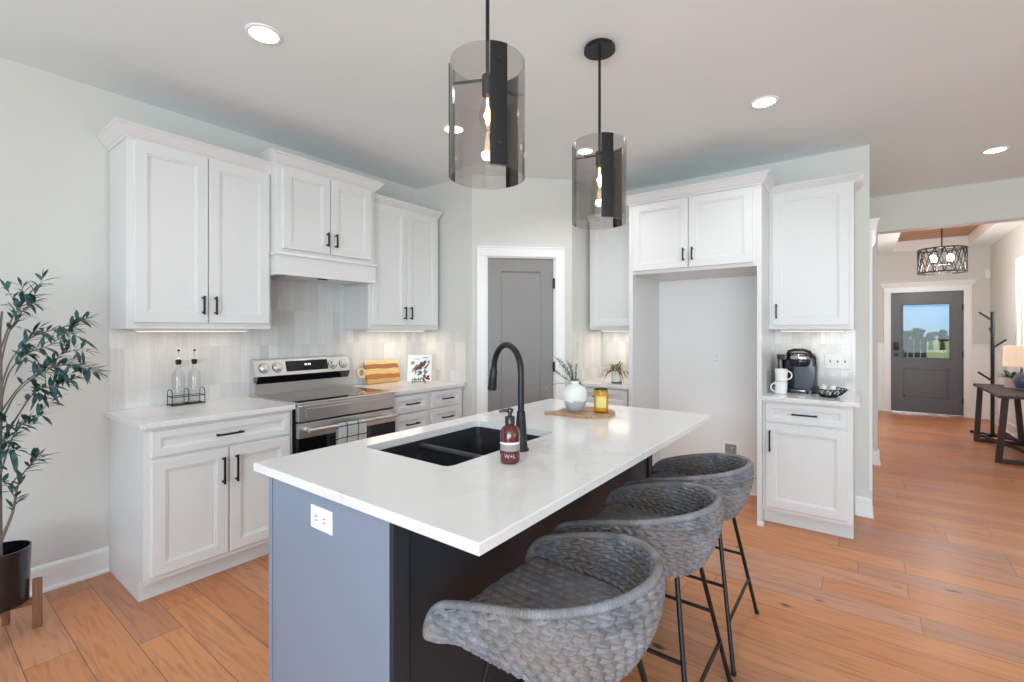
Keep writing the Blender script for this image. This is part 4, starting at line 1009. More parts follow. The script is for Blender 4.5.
def leaf(mb, p, d, ln, w, up=Vector((0, 0, 1)), droop=0.15, fold=0.25):
    d = Vector(d).normalized(); s_ = d.cross(up); s_ = s_.normalized() if s_.length > 1e-3 else Vector((1, 0, 0)); n = s_.cross(d).normalized()
    P = Vector(p); rows = []
    for t, k in ((0, 0.15), (0.25, 0.8), (0.5, 1.0), (0.78, 0.65), (1.0, 0.05)):
        c = P + d * ln * t - Vector((0, 0, 1)) * droop * ln * t * t; rows.append([c - s_ * w * k / 2 + n * w * k * fold / 2, c, c + s_ * w * k / 2 + n * w * k * fold / 2])
    mb.loops(rows, False)
random.seed(5)
b = MB(); st = MB()
for (dx, dz, ln, bend) in ((-0.52, 0.85, 0.225, -0.04), (-0.85, 0.35, 0.13, 0.02), (-0.25, 0.9, 0.12, 0.0), (0.1, 0.95, 0.08, 0.03), (-0.6, 0.65, 0.16, 0.03), (-1.0, 0.12, 0.22, -0.06), (-0.5, 0.8, 0.15, 0.0), (-0.3, 0.75, 0.13, 0.02), (0.55, 0.75, 0.085, -0.115), (0.42, 0.7, 0.07, -0.06)):
    path = []
    for k in range(9):
        t = k / 8; path.append(V0 + Vector((0, 0, 0.15)) + rt * dx * ln * t + Vector((0, 0, dz * ln * t + bend * t * t)) + Vector((-0.6, 0.8, 0)) * 0.02 * math.sin(dx * 9) * t)
    st.tube(path, [0.0018 - 0.0008 * k / 8 for k in range(9)], 5)
    nl = 34 if ln < 0.2 else 12
    for k in range(nl):
        t = 0.12 + 0.86 * k / nl; i = min(7, int(t * 8)); p = path[i].lerp(path[i + 1], t * 8 - i); d = (path[i + 1] - path[i]).normalized()
        sd = Vector((random.uniform(-1, 1), random.uniform(-1, 1), random.uniform(-0.3, 0.8))); leaf(b, p, d * 0.6 + sd * 0.7, random.uniform(0.018, 0.034), 0.006)
sp_ = link('greenery', b, M['eucalyptus'], root, 60); link('stem', st, M['eucalyptus'], sp_)
kx, ky, kz = -1.140, 2.335, 0.931
root = thing('candle', (kx, ky, kz), 'yellow candle in amber glass jar on the round board', 'candle')
b = MB(); b.lathe([(0.037, 0), (0.0392, 0.003), (0.0392, 0.122), (0.0382, 0.125), (0.0368, 0.122), (0.0368, 0.006), (0.0, 0.006)], (kx, ky, kz), 32, True, False); link('jar', b, M['amberjar'], root, 40)
b = MB(); b.lathe([(0.0363, 0.007), (0.0363, 0.104), (0.0, 0.105)], (kx, ky, kz), 32, True, False); wx = link('wax', b, M['wax'], root, 40)
b = MB(); b.tube([(kx, ky, kz + 0.104), (kx + 0.001, ky, kz + 0.117)], 0.0015, 6); link('wick', b, M['slot'], wx)
b = MB(); b.lathe([(0.030, 0.1215), (0.0365, 0.1215), (0.0365, 0.127), (0.030, 0.127), (0.030, 0.1215)], (kx, ky, kz), 28, False, False); link('rim_band', b, M['bronze'], root, 40)
b = MB(); va2 = math.atan2(-ky, -kx); n = 16
b.loops([[(kx + 0.0396 * math.cos(va2 + (i / n - 0.5) * 1.5), ky + 0.0396 * math.sin(va2 + (i / n - 0.5) * 1.5), kz + z) for i in range(n + 1)] for z in (0.028, 0.088)], False)
link('label', b, mat('pale_yellow_label', rgb(228, 208, 130), 0.6), root)

# ------------------------------------------------------------------ woven stools
def make_stool():
    root = thing('bar_stool', (0, 0, 0), 'x', 'stool', 'woven stools along the island')
    ZB, ZS = 0.548, 0.615
    NS, NT = 420, 64
    def plan(s):     # s in 0..1 along the U, front is -x ; returns x, y of the rim
        Ls = 0.28; Lb = PI * 0.5 * (3 * (0.248 + 0.245) - math.sqrt((3 * 0.248 + 0.245) * (0.248 + 3 * 0.245)))
        Lt = 2 * Ls + Lb; l = s * Lt
        if l < Ls: return (-(Ls - l), -0.248 + 0.012 * ((Ls - l) / Ls) ** 2)
        if l > Lt - Ls: return (-(l - (Lt - Ls)), 0.248 - 0.012 * ((l - (Lt - Ls)) / Ls) ** 2)
        t = (l - Ls) / Lb; a = -PI / 2 + PI * t
        return (0.245 * math.cos(a), 0.248 * math.sin(a))
    def ztop(s):
        bck = math.sin(PI * s) ** 0.72
        z = 0.628 + 0.142 * bck
        e = min(s, 1 - s) / 0.055
        if e < 1: z -= 0.060 * (1 - math.sqrt(max(0, 1 - (1 - e) ** 2)))
        return z
    LEN = 1.33
    def pos(s, t, off):
        x, y = plan(s); zt = ztop(s)
        k = 0.70 + 0.30 * math.sin(PI / 2 * min(1, t * 1.15)) ** 0.8
        kx = k
        px, py = 0.01 + (x - 0.01) * kx, y * k
        z = ZB + (zt - ZB) * t
        n = Vector((x + 0.06, y, 0)).normalized()
        if x < -0.03: n = Vector((0.0, 1 if y > 0 else -1, 0))
        n = (n + Vector((0, 0, -0.5 * (1 - t)))).normalized()
        return Vector((px, py, z)) + n * off
    def weave(s, t, zt):
        hgt = (zt - ZB) * t; row = hgt / 0.030; r = row - math.floor(row); v = abs(r - 0.5) * 2
        ph = s * LEN / 0.036 + v * 0.62 + 0.37 * math.floor(row)
        l = abs(math.sin(PI * ph)) ** 0.62
        w = (1 - v ** 4 * 0.95) * (1 - 0.45 * math.exp(-(v / 0.16) ** 2))
        return 0.0155 * l * w
    for nm, base_off, sg in (('outer', 0.004, 1), ('inner', -0.006, -1)): pass
    b = MB(); rows = []
    for i in range(NS + 1):
        s = i / NS; zt = ztop(s); row = []
        for j in range(NT + 1): t = j / NT; row.append(pos(s, t, 0.003 + weave(s, t, zt)))
        for j in range(NT, -1, -1):
            t = j / NT; row.append(pos(s, t, -0.006 - (weave(s, t, zt) if t > 0.2 else 0)))
        rows.append(row)
    b.loops(rows, True, True, True)
    link('shell', b, M['weave'], root, 80)
    # wrapped rim
    b = MB(); path = []; rad = []
    NR = 560
    for i in range(NR + 1):
        s = i / NR; path.append(pos(s, 1.0, -0.001) + Vector((0, 0, 0.004))); rad.append(0.0105 + 0.0022 * abs(math.sin(PI * s * LEN / 0.0085)))
    # front edges of the arms
    pre = [pos(0, t / 10, -0.001) for t in range(2, 10)]; post = [pos(1, t / 10, -0.001) for t in range(9, 1, -1)]
    b.tube(pre + path + post, [0.0115] * 8 + rad + [0.0115] * 8, 9)
    link('rim', b, M['weave'], root, 80)
    # seat: braided pad
    b = MB(); nx, ny = 90, 90; g = []
    for i in range(nx + 1):
        row = []
        for j in range(ny + 1):
            u = -1 + 2 * i / nx; v = -1 + 2 * j / ny
            # square -> rounded plan
            x = u * math.sqrt(1 - v * v * 0.42 * (1 if u > 0 else 0.35)); y = v * math.sqrt(1 - u * u * 0.42 * (1 if u > 0 else 0.35))
            X, Yy = -0.03 + 0.215 * x, 0.205 * y
            rowc = (Yy + 1) / 0.030; r = rowc - math.floor(rowc); vv = abs(r - 0.5) * 2
            ph = X / 0.036 + vv * 0.62 + 0.37 * math.floor(rowc)
            dz = 0.010 * abs(math.sin(PI * ph)) ** 0.55 * (1 - vv ** 4) * (1 - 0.45 * math.exp(-(vv / 0.16) ** 2))
            edge = max(abs(u), abs(v)); dz -= 0.02 * max(0, (edge - 0.86) / 0.14) ** 2
            row.append((X, Yy, ZS + dz + 0.012 * (x * x + y * y) * 0.5))
        g.append(row)
    b.loops(g, False)
    b.prism([(-0.01 + 0.16 * math.cos(2 * PI * k / 32) * (1.1 if abs(math.cos(2 * PI * k / 32)) < 0.8 else 1), 0.18 * math.sin(2 * PI * k / 32)) for k in range(32)], ZB + 0.004, ZS - 0.006)
    link('seat', b, M['weave'], root, 80)
    tops = {}
    for sxx in (1, -1):
        for syy in (1, -1):
            t = Vector((0.145 * sxx, 0.115 * syy, ZB + 0.004)); f = Vector((0.235 if sxx > 0 else -0.215, 0.255 * syy, 0.0)); tops[(sxx, syy)] = (t, f)
            b = MB(); b.tube([t, f + Vector((0, 0, 0.002))], 0.0085, 10); b.tube([f + Vector((0, 0, 0.012)), f], 0.0105, 10); link('leg', b, M['black'], root, 40)
    at = lambda k, z: tops[k][0].lerp(tops[k][1], (ZB - z) / ZB)
    for syy in (1, -1):
        b = MB(); b.tube([at((1, syy), 0.30), at((-1, syy), 0.30)], 0.007, 8); link('stretcher', b, M['black'], root, 40)
    b = MB(); b.tube([at((1, 1), 0.175), at((1, -1), 0.175)], 0.007, 8); link('stretcher', b, M['black'], root, 40)
    b = MB(); b.tube([at((-1, 1), 0.22), at((-1, -1), 0.22)], 0.008, 8); link('foot_rest', b, M['black'], root, 40)
    b = MB()
    P4 = [tops[k][0] + Vector((0, 0, -0.006)) for k in ((1, 1), (-1, 1), (-1, -1), (1, -1))]
    for k in range(4): b.tube([P4[k], P4[(k + 1) % 4]], 0.007, 8)
    link('seat_frame', b, M['black'], root, 40)
    return root
stool = make_stool()
for i, (x, y, rz, l) in enumerate(((-0.645, 1.095, 0.0, 'woven grey bar stool nearest the camera at the island corner'), (-0.645, 1.71, 0.0, 'middle woven grey bar stool between two others at the island'),
                                   (-0.645, 2.28, 0.0, 'woven bar stool farthest along the island, nearest the fridge bay'))):
    o = stool if i == 0 else dup(stool)
    o.location = (x, y, 0); o.rotation_euler = (0, 0, rz); o['label'] = l

# ------------------------------------------------------------------ pendants
def pendant(px, py, label):
    zt, zb, R = 2.278, 1.890, 0.127
    root = thing('pendant_light', (px, py, zb), label, 'pendant light', 'smoked glass pendants over the island')
    b = MB(); b.lathe([(0.075, 2.722), (0.075, 2.738), (0.07, H), (0.0, H)], (px, py, 0), 32, True, False); link('canopy', b, M['black'], root, 40)
    b = MB(); b.tube([(px, py, zt - 0.05), (px, py, 2.725)], 0.0065, 10); link('rod', b, M['black'], root, 40)
    b = MB(); n = 72
    ring = lambda r, z: [(px + r * math.cos(2 * PI * i / n), py + r * math.sin(2 * PI * i / n), z) for i in range(n)]
    b.loops([ring(R, zb), ring(R, zt), ring(R - 0.004, zt), ring(R - 0.004, zb), ring(R, zb)]); link('glass_shade', b, M['smoke'], root, 40)
    tc = math.atan2(-py, -px)                       # direction towards the kitchen door side
    for k in range(3):
        a = tc + math.radians(16 + 120 * k); hw = math.radians(12.5)
        b = MB(); m = 8; r0_, r1_ = R + 0.0005, R + 0.004
        rows = [[(px + r * math.cos(a - hw + 2 * hw * i / m), py + r * math.sin(a - hw + 2 * hw * i / m), z) for r, z in ((r0_, zb + 0.003), (r1_, zb + 0.003), (r1_, zt), (r0_, zt))] for i in range(m + 1)]
        b.loops(rows, True, True, True); s_ = link('strap', b, M['black'], root, 40)
        b = MB()
        for z in (zt - 0.055, zb + 0.07):
            c = Vector((px, py, z)); d_ = Vector((math.cos(a), math.sin(a), 0)); b.tube([c + d_ * (r1_ - 0.001), c + d_ * (r1_ + 0.005)], 0.006, 10)
        link('screw', b, M['blackglass'], s_, 40)
        b = MB(); d_ = Vector((math.cos(a), math.sin(a), 0)); c = Vector((px, py, zt - 0.055)); b.tube([c, c + d_ * (R - 0.004)], 0.005, 8); link('arm', b, M['black'], root, 40)
    b = MB(); b.lathe([(0.012, 0.075), (0.019, 0.07), (0.019, 0.005), (0.016, 0.0)], (px, py, zt - 0.112), 20); link('socket', b, M['black'], root, 40)
    b = MB(); b.lathe([(0.012, 0.118), (0.016, 0.103), (0.027, 0.063), (0.029, 0.043), (0.024, 0.018), (0.012, 0.003), (0.0, 0.0)], (px, py, zt - 0.23), 24, False, False); bl = link('bulb', b, M['bulbglass'], root, 60)
    b = MB(); b.tube([(px + dx_, py, zt - 0.23 + q_) for dx_, q_ in ((0, 0.113), (0, 0.083), (0.004, 0.068), (-0.004, 0.053), (0.004, 0.038), (0, 0.023))], [0.003, 0.004, 0.009, 0.011, 0.009, 0.004], 8); link('filament', b, M['bulb'], bl, 60)
    l = bpy.data.lights.new('pendant_glow', 'POINT'); l.energy = 1.5; l.color = (1, 0.82, 0.62); l.shadow_soft_size = 0.02
    lo = bpy.data.objects.new('pendant_glow', l); COL.objects.link(lo); lo.parent = root; lo.location = (0, 0, 0.17)
pendant(-1.016, 1.220, 'larger near smoked glass cylinder pendant over the sink')
pendant(-1.016, 2.065, 'farther smoked glass cylinder pendant with round ceiling canopy')

# ------------------------------------------------------------------ downlights
def downlight(x, y, label, z=H, r=0.078, power=16):
    root = thing('downlight', (x, y, z), label, 'downlight', 'recessed ceiling lights')
    b = MB(); b.lathe([(r, z), (r, z - 0.004), (r - 0.006, z - 0.007), (r - 0.016, z - 0.006), (r - 0.018, z - 0.001)], (x, y, 0), 36, False, False); link('trim_ring', b, M['plate'], root, 40)
    b = MB(); b.lathe([(r - 0.017, z - 0.0035), (0.0, z - 0.0045)], (x, y, 0), 36, False, False); link('lens', b, M['lens'], root)
    l = bpy.data.lights.new('downlight_glow', 'SPOT'); l.energy = power; l.spot_size = math.radians(140); l.spot_blend = 0.8; l.color = (0.97, 0.985, 1.0); l.shadow_soft_size = 0.06
    lo = bpy.data.objects.new('downlight_glow', l); COL.objects.link(lo); lo.parent = root; lo.location = (0, 0, -0.015)
downlight(-2.214, 1.046, 'round ceiling downlight above the left wall cabinet')
downlight(-2.221, 2.311, 'round ceiling downlight seen behind the nearer pendant glass')
downlight(-1.692, 3.192, 'round ceiling downlight seen through the farther pendant glass', H, 0.072, 34)
downlight(-0.470, 3.152, 'round ceiling downlight in front of the fridge surround', power=24)
downlight(0.808, 5.037, 'round ceiling downlight nearest the foyer header')

# ------------------------------------------------------------------ oil bottles in a wire caddy
ccx, ccy = -3.385, 1.125
root = thing('wire_caddy', (ccx, ccy, 0.914), 'dark wire caddy holding oil bottles on left counter', 'caddy')
b = MB(); w, l_ = 0.040, 0.088
def rect(z): return [(ccx - w, ccy - l_, z), (ccx + w, ccy - l_, z), (ccx + w, ccy + l_, z), (ccx - w, ccy + l_, z)]
for z in (0.920, 0.968): b.tube(rect(z), 0.0022, 6, closed=True)
for yy in (ccy - l_, ccy, ccy + l_):
    pth = [(ccx - w, yy, 0.917)] + [(ccx - w * math.cos(PI * k / 8), yy, 0.985 + 0.03 * math.sin(PI * k / 8)) for k in range(9)] + [(ccx + w, yy, 0.917)]
    b.tube(pth, 0.0022, 6)
for x in (-0.02, 0, 0.02): b.tube([(ccx + x, ccy - l_, 0.921), (ccx + x, ccy + l_, 0.921)], 0.0018, 6)
for x in (-w, w):
    for yy in (-l_, l_): b.sphere((ccx + x, ccy + yy, 0.9185), 0.0045, 8, 6)
link('wire_frame', b, M['bronze'], root, 60)
for dy, l in ((-0.043, 'left clear glass oil bottle in the wire caddy'), (0.043, 'right clear glass oil bottle in the wire caddy')):
    x, y, z = ccx, ccy + dy, 0.9235
    o = thing('oil_bottle', (x, y, z), l, 'bottle', 'oil bottles in the caddy')
    b = MB(); b.lathe([(0.030, 0), (0.034, 0.004), (0.0345, 0.16), (0.032, 0.185), (0.018, 0.207), (0.0125, 0.217), (0.0125, 0.245), (0.010, 0.245), (0.010, 0.216), (0.030, 0.182), (0.032, 0.16), (0.0315, 0.008), (0, 0.008)], (x, y, z), 28, True, False); link('glass_body', b, M['bottle'], o, 50)
    b = MB(); b.lathe([(0.0115, 0.240), (0.0155, 0.250), (0.0165, 0.268), (0.012, 0.272)], (x, y, z), 16); pr = link('stopper', b, M['blackplastic'], o, 40)
    b = MB(); b.tube([(x, y, z + 0.27), (x, y, z + 0.30), (x + 0.004, y, z + 0.325)], [0.004, 0.0035, 0.003], 8); link('spout', b, M['chrome'], pr, 40)
    b = MB(); b.sphere((x + 0.004, y, z + 0.328), 0.0075, 10, 8); link('spout_cap', b, M['blackplastic'], pr, 60)

# ------------------------------------------------------------------ leaning board, cookbook
def leaning_board():
    y0, y1, hh = 2.445, 2.800, 0.205
    root = thing('cutting_board', (XA + 0.10, (y0 + y1) / 2, 0.914), 'striped wooden cutting board with ring handle leaning on the tile', 'cutting board')
    ang = math.radians(14)
    def pl(y, v, t): return (XA + 0.083 - v * math.sin(ang) + t * math.cos(ang), y, 0.9145 + v * math.cos(ang) + t * math.sin(ang))
    out = [(y0 + 0.012, 0), (y1 - 0.012, 0), (y1, 0.012), (y1, hh - 0.012), (y1 - 0.012, hh), (y0 + 0.012, hh), (y0, hh - 0.012), (y0, 0.012)]
    b = MB(); off = Vector(pl(0, 0, 0.018)) - Vector(pl(0, 0, 0)); b.poly([pl(y, v, 0) for y, v in out], off); link('board', b, M['striped'], root)
    b = MB(); cy_, cv = y0 - 0.040, hh / 2; n = 28; rows = []
    for i in range(n + 1):
        a = 2 * PI * i / n; c_, s_ = math.cos(a), math.sin(a)
        rows.append([pl(cy_ + r * c_, cv + r * s_, t) for r, t in ((0.026, 0.001), (0.045, 0.001), (0.045, 0.017), (0.026, 0.017))])
    b.loops(rows, True); link('ring_handle', b, mat('pale_maple', rgb(214, 186, 146), 0.45), root, 40)
leaning_board()
def cookbook():
    c = Vector((-3.075, 2.765, 0.9155)); rt_ = Vector((0.79, 0.61, 0)); nn = Vector((0.61, -0.79, 0)); tilt = math.radians(14)
    up = (Vector((0, 0, 1)) * math.cos(tilt) - nn * math.sin(tilt)).normalized(); nf = rt_.cross(up).normalized()
    if nf.dot(nn) < 0: nf = -nf
    root = thing('cookbook', c, 'cookbook with red and green cover standing on the counter', 'book')
    W, HH = 0.208, 0.232; o = c + Vector((0, 0, 0.022))
    P = lambda u, v, t: o + rt_ * u + up * v + nf * t
    def slab(u0, u1, v0, v1, t0, t1): return [P(u0, v0, t0), P(u1, v0, t0), P(u1, v0, t1), P(u0, v0, t1), P(u0, v1, t0), P(u1, v1, t0), P(u1, v1, t1), P(u0, v1, t1)]
    b = MB(); b.hexa(slab(-W / 2, W / 2, 0, HH, -0.016, 0), 0.001); cv = link('cover', b, M['ceramic'], root)
    random.seed(11)
    def stroke(mb, u, v, a, ln, w):
        d = Vector((math.cos(a), math.sin(a))); n = Vector((-d.y, d.x)); pts = []
        for k in range(12):
            t = 2 * PI * k / 12; q_ = Vector((u, v)) + d * math.cos(t) * ln / 2 + n * math.sin(t) * w / 2; pts.append(P(q_.x, q_.y, 0.0002))
        mb.poly(pts, nf * 0.0008)
    cols = {'red': rgb(120, 46, 46), 'green': rgb(92, 104, 84), 'brown': rgb(104, 72, 56), 'grey': rgb(150, 158, 156)}
    B = {k: MB() for k in cols}
    for k in range(10): stroke(B['red'], -0.045 + k * 0.010, 0.112 + 0.004 * k + random.uniform(-0.008, 0.008), 1.05, random.uniform(0.05, 0.085), 0.008)
    for k in range(9): stroke(B['brown'], -0.06 + k * 0.011, 0.10 + 0.004 * k + random.uniform(-0.01, 0.01), 1.05, random.uniform(0.05, 0.08), 0.005)
    for k in range(16): stroke(B['brown'], random.uniform(-0.03, 0.07), random.uniform(0.05, 0.16), random.uniform(0.6, 1.6), 0.034, 0.009)
    for k in range(9): stroke(B['green'], 0.01 + random.uniform(-0.01, 0.05), 0.08 + random.uniform(-0.02, 0.07), random.uniform(0, 3), 0.03, 0.014)
    for k in range(8): stroke(B['red'], 0.055 + random.uniform(-0.02, 0.03), 0.03 + random.uniform(-0.02, 0.03), random.uniform(0, 3), 0.026, 0.02)
    for k in range(6): stroke(B['green'], -0.05 + k * 0.016, 0.018 + random.uniform(-0.006, 0.01), random.uniform(0, 3), 0.03, 0.012)
    for k in range(8): stroke(B['red'], 0.01 + random.uniform(0, 0.04), 0.155 + random.uniform(-0.02, 0.02), random.uniform(0, 3), 0.02, 0.016)
    stroke(B['grey'], -0.06, 0.16, 0, 0.036, 0.036); stroke(B['grey'], 0.05, 0.208, 0.03, 0.06, 0.009); stroke(B['grey'], 0.078, 0.165, 1.5, 0.04, 0.02); stroke(B['grey'], -0.03, 0.195, 0.0, 0.06, 0.006)
    for k in cols: link('cover_art', B[k], mat('cover_' + k, cols[k], 0.6), cv)
    st = thing('book_stand', c, 'small dark wire stand holding the cookbook', 'stand')
    b = MB()
    for u in (-0.055, 0.055):
        b.tube([P(u, 0.006, 0.020), P(u, -0.004, 0.016), P(u, -0.004, -0.020), P(u, 0.12, -0.021), P(u, 0.12, -0.021) - nn * 0.05 - Vector((0, 0, 0.137))], 0.0028, 6)
        b.tube([P(u, -0.004, 0.012), c + rt_ * u + nn * 0.022 + Vector((0, 0, 0.003))], 0.0028, 6)
    b.tube([P(-0.055, -0.004, -0.010), P(0.055, -0.004, -0.010)], 0.0028, 6)
    link('wire_frame', b, M['bronze'], st, 60)
cookbook()

# ------------------------------------------------------------------ spider plant
px, py = -1.735, 3.86
root = thing('potted_spider_plant', (px, py, 0.914), 'spider plant in white pot on the counter left of fridge bay', 'plant')
b = MB(); b.lathe([(0.042, 0.0), (0.046, 0.003), (0.046, 0.012)], (px, py, 0.914), 28); link('saucer', b, mat('dark_saucer', rgb(84, 78, 74), 0.6), root, 40)
b = MB(); b.lathe([(0.040, 0.012), (0.046, 0.05), (0.050, 0.105), (0.047, 0.107), (0.045, 0.092), (0, 0.092)], (px, py, 0.914), 28, True, False); link('pot', b, M['ceramic'], root, 40)
b = MB(); random.seed(3)
for k in range(58):
    a = random.uniform(0, 2 * PI); el = random.uniform(0.5, 1.3); ln = random.uniform(0.17, 0.235); w = 0.015
    d = Vector((math.cos(a) * math.cos(el), math.sin(a) * math.cos(el), math.sin(el))); s_ = Vector((-math.sin(a), math.cos(a), 0)); rows = []
    p = Vector((px, py, 0.914 + 0.092)) + Vector((math.cos(a), math.sin(a), 0)) * 0.012
    for i in range(9):
        t = i / 8; c = p + d * ln * t - Vector((0, 0, 1)) * ln * 0.95 * t * t * (0.2 + math.cos(el)); ww = w * (1 - t ** 2.2) * 0.5 + 0.0006
        c.y = min(c.y, YB - 0.02); c.x = min(c.x, FX0 - 0.045); c.z = max(c.z, 0.919); rows.append([c - s_ * ww, c + Vector((0, 0, -0.0015)), c + s_ * ww])
    b.loops(rows, False)
link('foliage', b, M['spider'], root, 60)

# ------------------------------------------------------------------ coffee nook items
def coffee_maker():
    cx_, y0 = -0.385, 4.02   # front face y
    root = thing('coffee_maker', (cx_, 4.16, 0.914), 'black single-serve coffee maker in the nook', 'coffee maker')
    Fm = frame(cx_, y0, 1, 0, 0, -1)        # d>0 towards viewer
    def slab(b, sec, a0, a1):   # side profile (depth back, z) extruded across
        b.poly([(cx_ + a0, y0 + dd, 0.914 + z) for dd, z in sec], (a1 - a0, 0, 0))
    b = MB(); b.prism([(cx_ + x, y0 + y) for x, y in rrect(-0.10, 0.118, 0.0, 0.27, 0.03)], 0.9145, 0.944, 0.004); link('base', b, M['blackplastic'], root, 40)
    b = MB()
    rows = []
    for z, gx in ((0.03, 0.0), (0.10, 0.0), (0.20, 0.001), (0.25, -0.002), (0.275, -0.010), (0.29, -0.025), (0.295, -0.045)):
        rows.append([(cx_ + x, y0 + y, 0.914 + z) for x, y in rrect(-0.098 - gx * 0.7, 0.118 + gx, 0.075 - gx * 0.4, 0.275 + gx, 0.035)])
    b.loops(rows, True, True, True); link('body', b, M['blackplastic'], root, 50)
    b = MB(); b.prism([(cx_ + x, y0 + y) for x, y in rrect(-0.030, 0.112, 0.050, 0.09, 0.012)], 0.944, 1.115, 0.004); link('front_plate', b, M['greyplastic'], root, 40)
    b = MB()
    rows = []
    for z, g in ((0.195, 0.012), (0.215, 0.0), (0.235, -0.004), (0.25, 0.0)): rows.append([(cx_ + 0.012 + (0.066 - g) * math.cos(2 * PI * k / 28), y0 + 0.075 + (0.066 - g) * math.sin(2 * PI * k / 28), 0.914 + z) for k in range(28)])
    b.loops(rows, True, True, True); hd_ = link('brew_head', b, M['blackplastic'], root, 40)
    b = MB(); b.lathe([(0.0675, 0.249), (0.0690, 0.254), (0.066, 0.272), (0.058, 0.282), (0.02, 0.286)], (cx_ + 0.012, y0 + 0.075, 0.914), 28); link('silver_lid', b, M['chrome'], hd_, 40)
    b = MB(); b.tube([(cx_ - 0.062, y0 + 0.08, 0.914 + 0.268), (cx_ - 0.055, y0 + 0.03, 0.914 + 0.305), (cx_ - 0.02, y0 + 0.005, 0.914 + 0.318), (cx_ + 0.045, y0 + 0.005, 0.914 + 0.318), (cx_ + 0.078, y0 + 0.03, 0.914 + 0.305), (cx_ + 0.086, y0 + 0.08, 0.914 + 0.268)], 0.011, 12); link('handle', b, M['blackplastic'], hd_, 60)
    b = MB(); b.prism([(cx_ + x, y0 + y) for x, y in rrect(-0.135, -0.099, 0.075, 0.245, 0.015)], 0.925, 1.155, 0.004); link('water_tank', b, mat('tinted_tank', rgb(72, 68, 68), 0.12, coat=0.5), root, 40)
    b = MB(); b.prism([(cx_ + x, y0 + y) for x, y in rrect(-0.138, -0.060, 0.060, 0.25, 0.02)], 1.156, 1.192, 0.010); link('tank_lid', b, M['blackplastic'], root, 40)
    b = MB(); b.prism([(cx_ + x, y0 + y) for x, y in rrect(-0.055, 0.075, -0.012, 0.06, 0.02)], 0.9145, 0.932, 0.003); dt = link('drip_tray', b, M['blackplastic'], root, 40)
    b = MB(); b.prism([(cx_ + x, y0 + y) for x, y in rrect(-0.045, 0.065, -0.004, 0.05, 0.018)], 0.932, 0.935); link('tray_grate', b, M['chrome'], dt, 40)
coffee_maker()
def mug(x, y, z, ha, label):
    root = thing('mug', (x, y, z), label, 'mug')
    b = MB(); b.lathe([(0.034, 0), (0.038, 0.003), (0.042, 0.09), (0.0395, 0.09), (0.036, 0.008), (0, 0.008)], (x, y, z), 28, True, False); link('cup', b, M['ceramic'], root, 50)
    d = Vector((math.cos(ha), math.sin(ha), 0)); c = Vector((x, y, z))
    b = MB(); b.tube([c + d * (0.036 + 0.030 * math.sin(PI * k / 10)) + Vector((0, 0, 0.045 - 0.030 * math.cos(PI * k / 10))) for k in range(11)], 0.0048, 8); link('handle', b, M['ceramic'], root, 60)
mug(-0.475, 3.925, 0.9142, math.radians(200), 'lower white mug of the stacked pair by the coffee maker')
mug(-0.473, 3.925, 1.0046, math.radians(10), 'upper white mug of the stacked pair by the coffee maker')
bx, by = -0.185, 3.925
root = thing('wire_bowl', (bx, by, 0.914), 'black woven wire bowl on the coffee counter', 'bowl')
b = MB()
for r, z in ((0.045, 0.003), (0.050, 0.006), (0.108, 0.058)): b.tube([(bx + r * math.cos(2 * PI * k / 40), by + r * math.sin(2 * PI * k / 40), 0.914 + z) for k in range(40)], 0.0032, 6, closed=True)
for k in range(22):
    a = 2 * PI * k / 22
    for sgn in (1, -1):
        b.tube([(bx + r * math.cos(a + sgn * t), by + r * math.sin(a + sgn * t), 0.914 + z) for r, z, t in ((0.048, 0.005, 0), (0.075, 0.022, 0.10), (0.095, 0.042, 0.2), (0.108, 0.058, 0.3))], 0.0026, 5)
link('wire_weave', b, M['black'], root, 60)
random.seed(9)
spots_ = [(0, 0, 0.012), (0.042, 0.0, 0.022), (-0.042, 0.004, 0.022), (0.0, 0.043, 0.022), (0.002, -0.043, 0.022), (0.026, 0.024, 0.048), (-0.026, -0.02, 0.048), (0.028, -0.028, 0.050), (-0.03, 0.026, 0.048)]
pod0 = None
for i, (dx, dy, dz) in enumerate(spots_):
    if pod0 is None:
        b = MB(); b.lathe([(0.014, 0), (0.0185, 0.026), (0.021, 0.028), (0.021, 0.030), (0, 0.0305)], (0, 0, 0), 18, True, False); pod0 = link('coffee_pod', b, M['plate'], None, 40); o = pod0
    else: o = pod0.copy(); COL.objects.link(o)
    o.location = (bx + dx, by + dy, 0.914 + dz); o.rotation_euler = (random.uniform(-0.3, 0.3), random.uniform(-0.3, 0.3), random.uniform(0, 6))
    tag(o, 'white coffee pod heaped in the black wire bowl', 'coffee pod', 'white pods in the wire bowl')

# ------------------------------------------------------------------ olive tree
tx, ty = -3.095, 0.305
root = thing('plant_stand', (tx, ty, 0), 'walnut mid-century plant stand under the black pot', 'plant stand')
for k in range(4):
    a = math.radians(75 + 90 * k); d = Vector((math.cos(a), math.sin(a), 0)); s_ = Vector((-d.y, d.x, 0)); c = Vector((tx, ty, 0)) + d * 0.119
    b = MB(); b.hexa([c - s_ * 0.012 - d * 0.016, c + s_ * 0.012 - d * 0.016, c + s_ * 0.012 + d * 0.016, c - s_ * 0.012 + d * 0.016] + [p + Vector((0, 0, 0.225)) for p in (c - s_ * 0.012 - d * 0.016, c + s_ * 0.012 - d * 0.016, c + s_ * 0.012 + d * 0.016, c - s_ * 0.012 + d * 0.016)], 0.002)
    link('leg', b, M['walnut'], root)
b = MB()
for k in range(2):
    a = math.radians(75 + 90 * k); d = Vector((math.cos(a), math.sin(a), 0)); c = Vector((tx, ty, 0.125)); b.bar(c - d * 0.104, c + d * 0.104, 0.022, 0.026 - 0.001 * k)
link('cross_bar', b, M['walnut'], root)
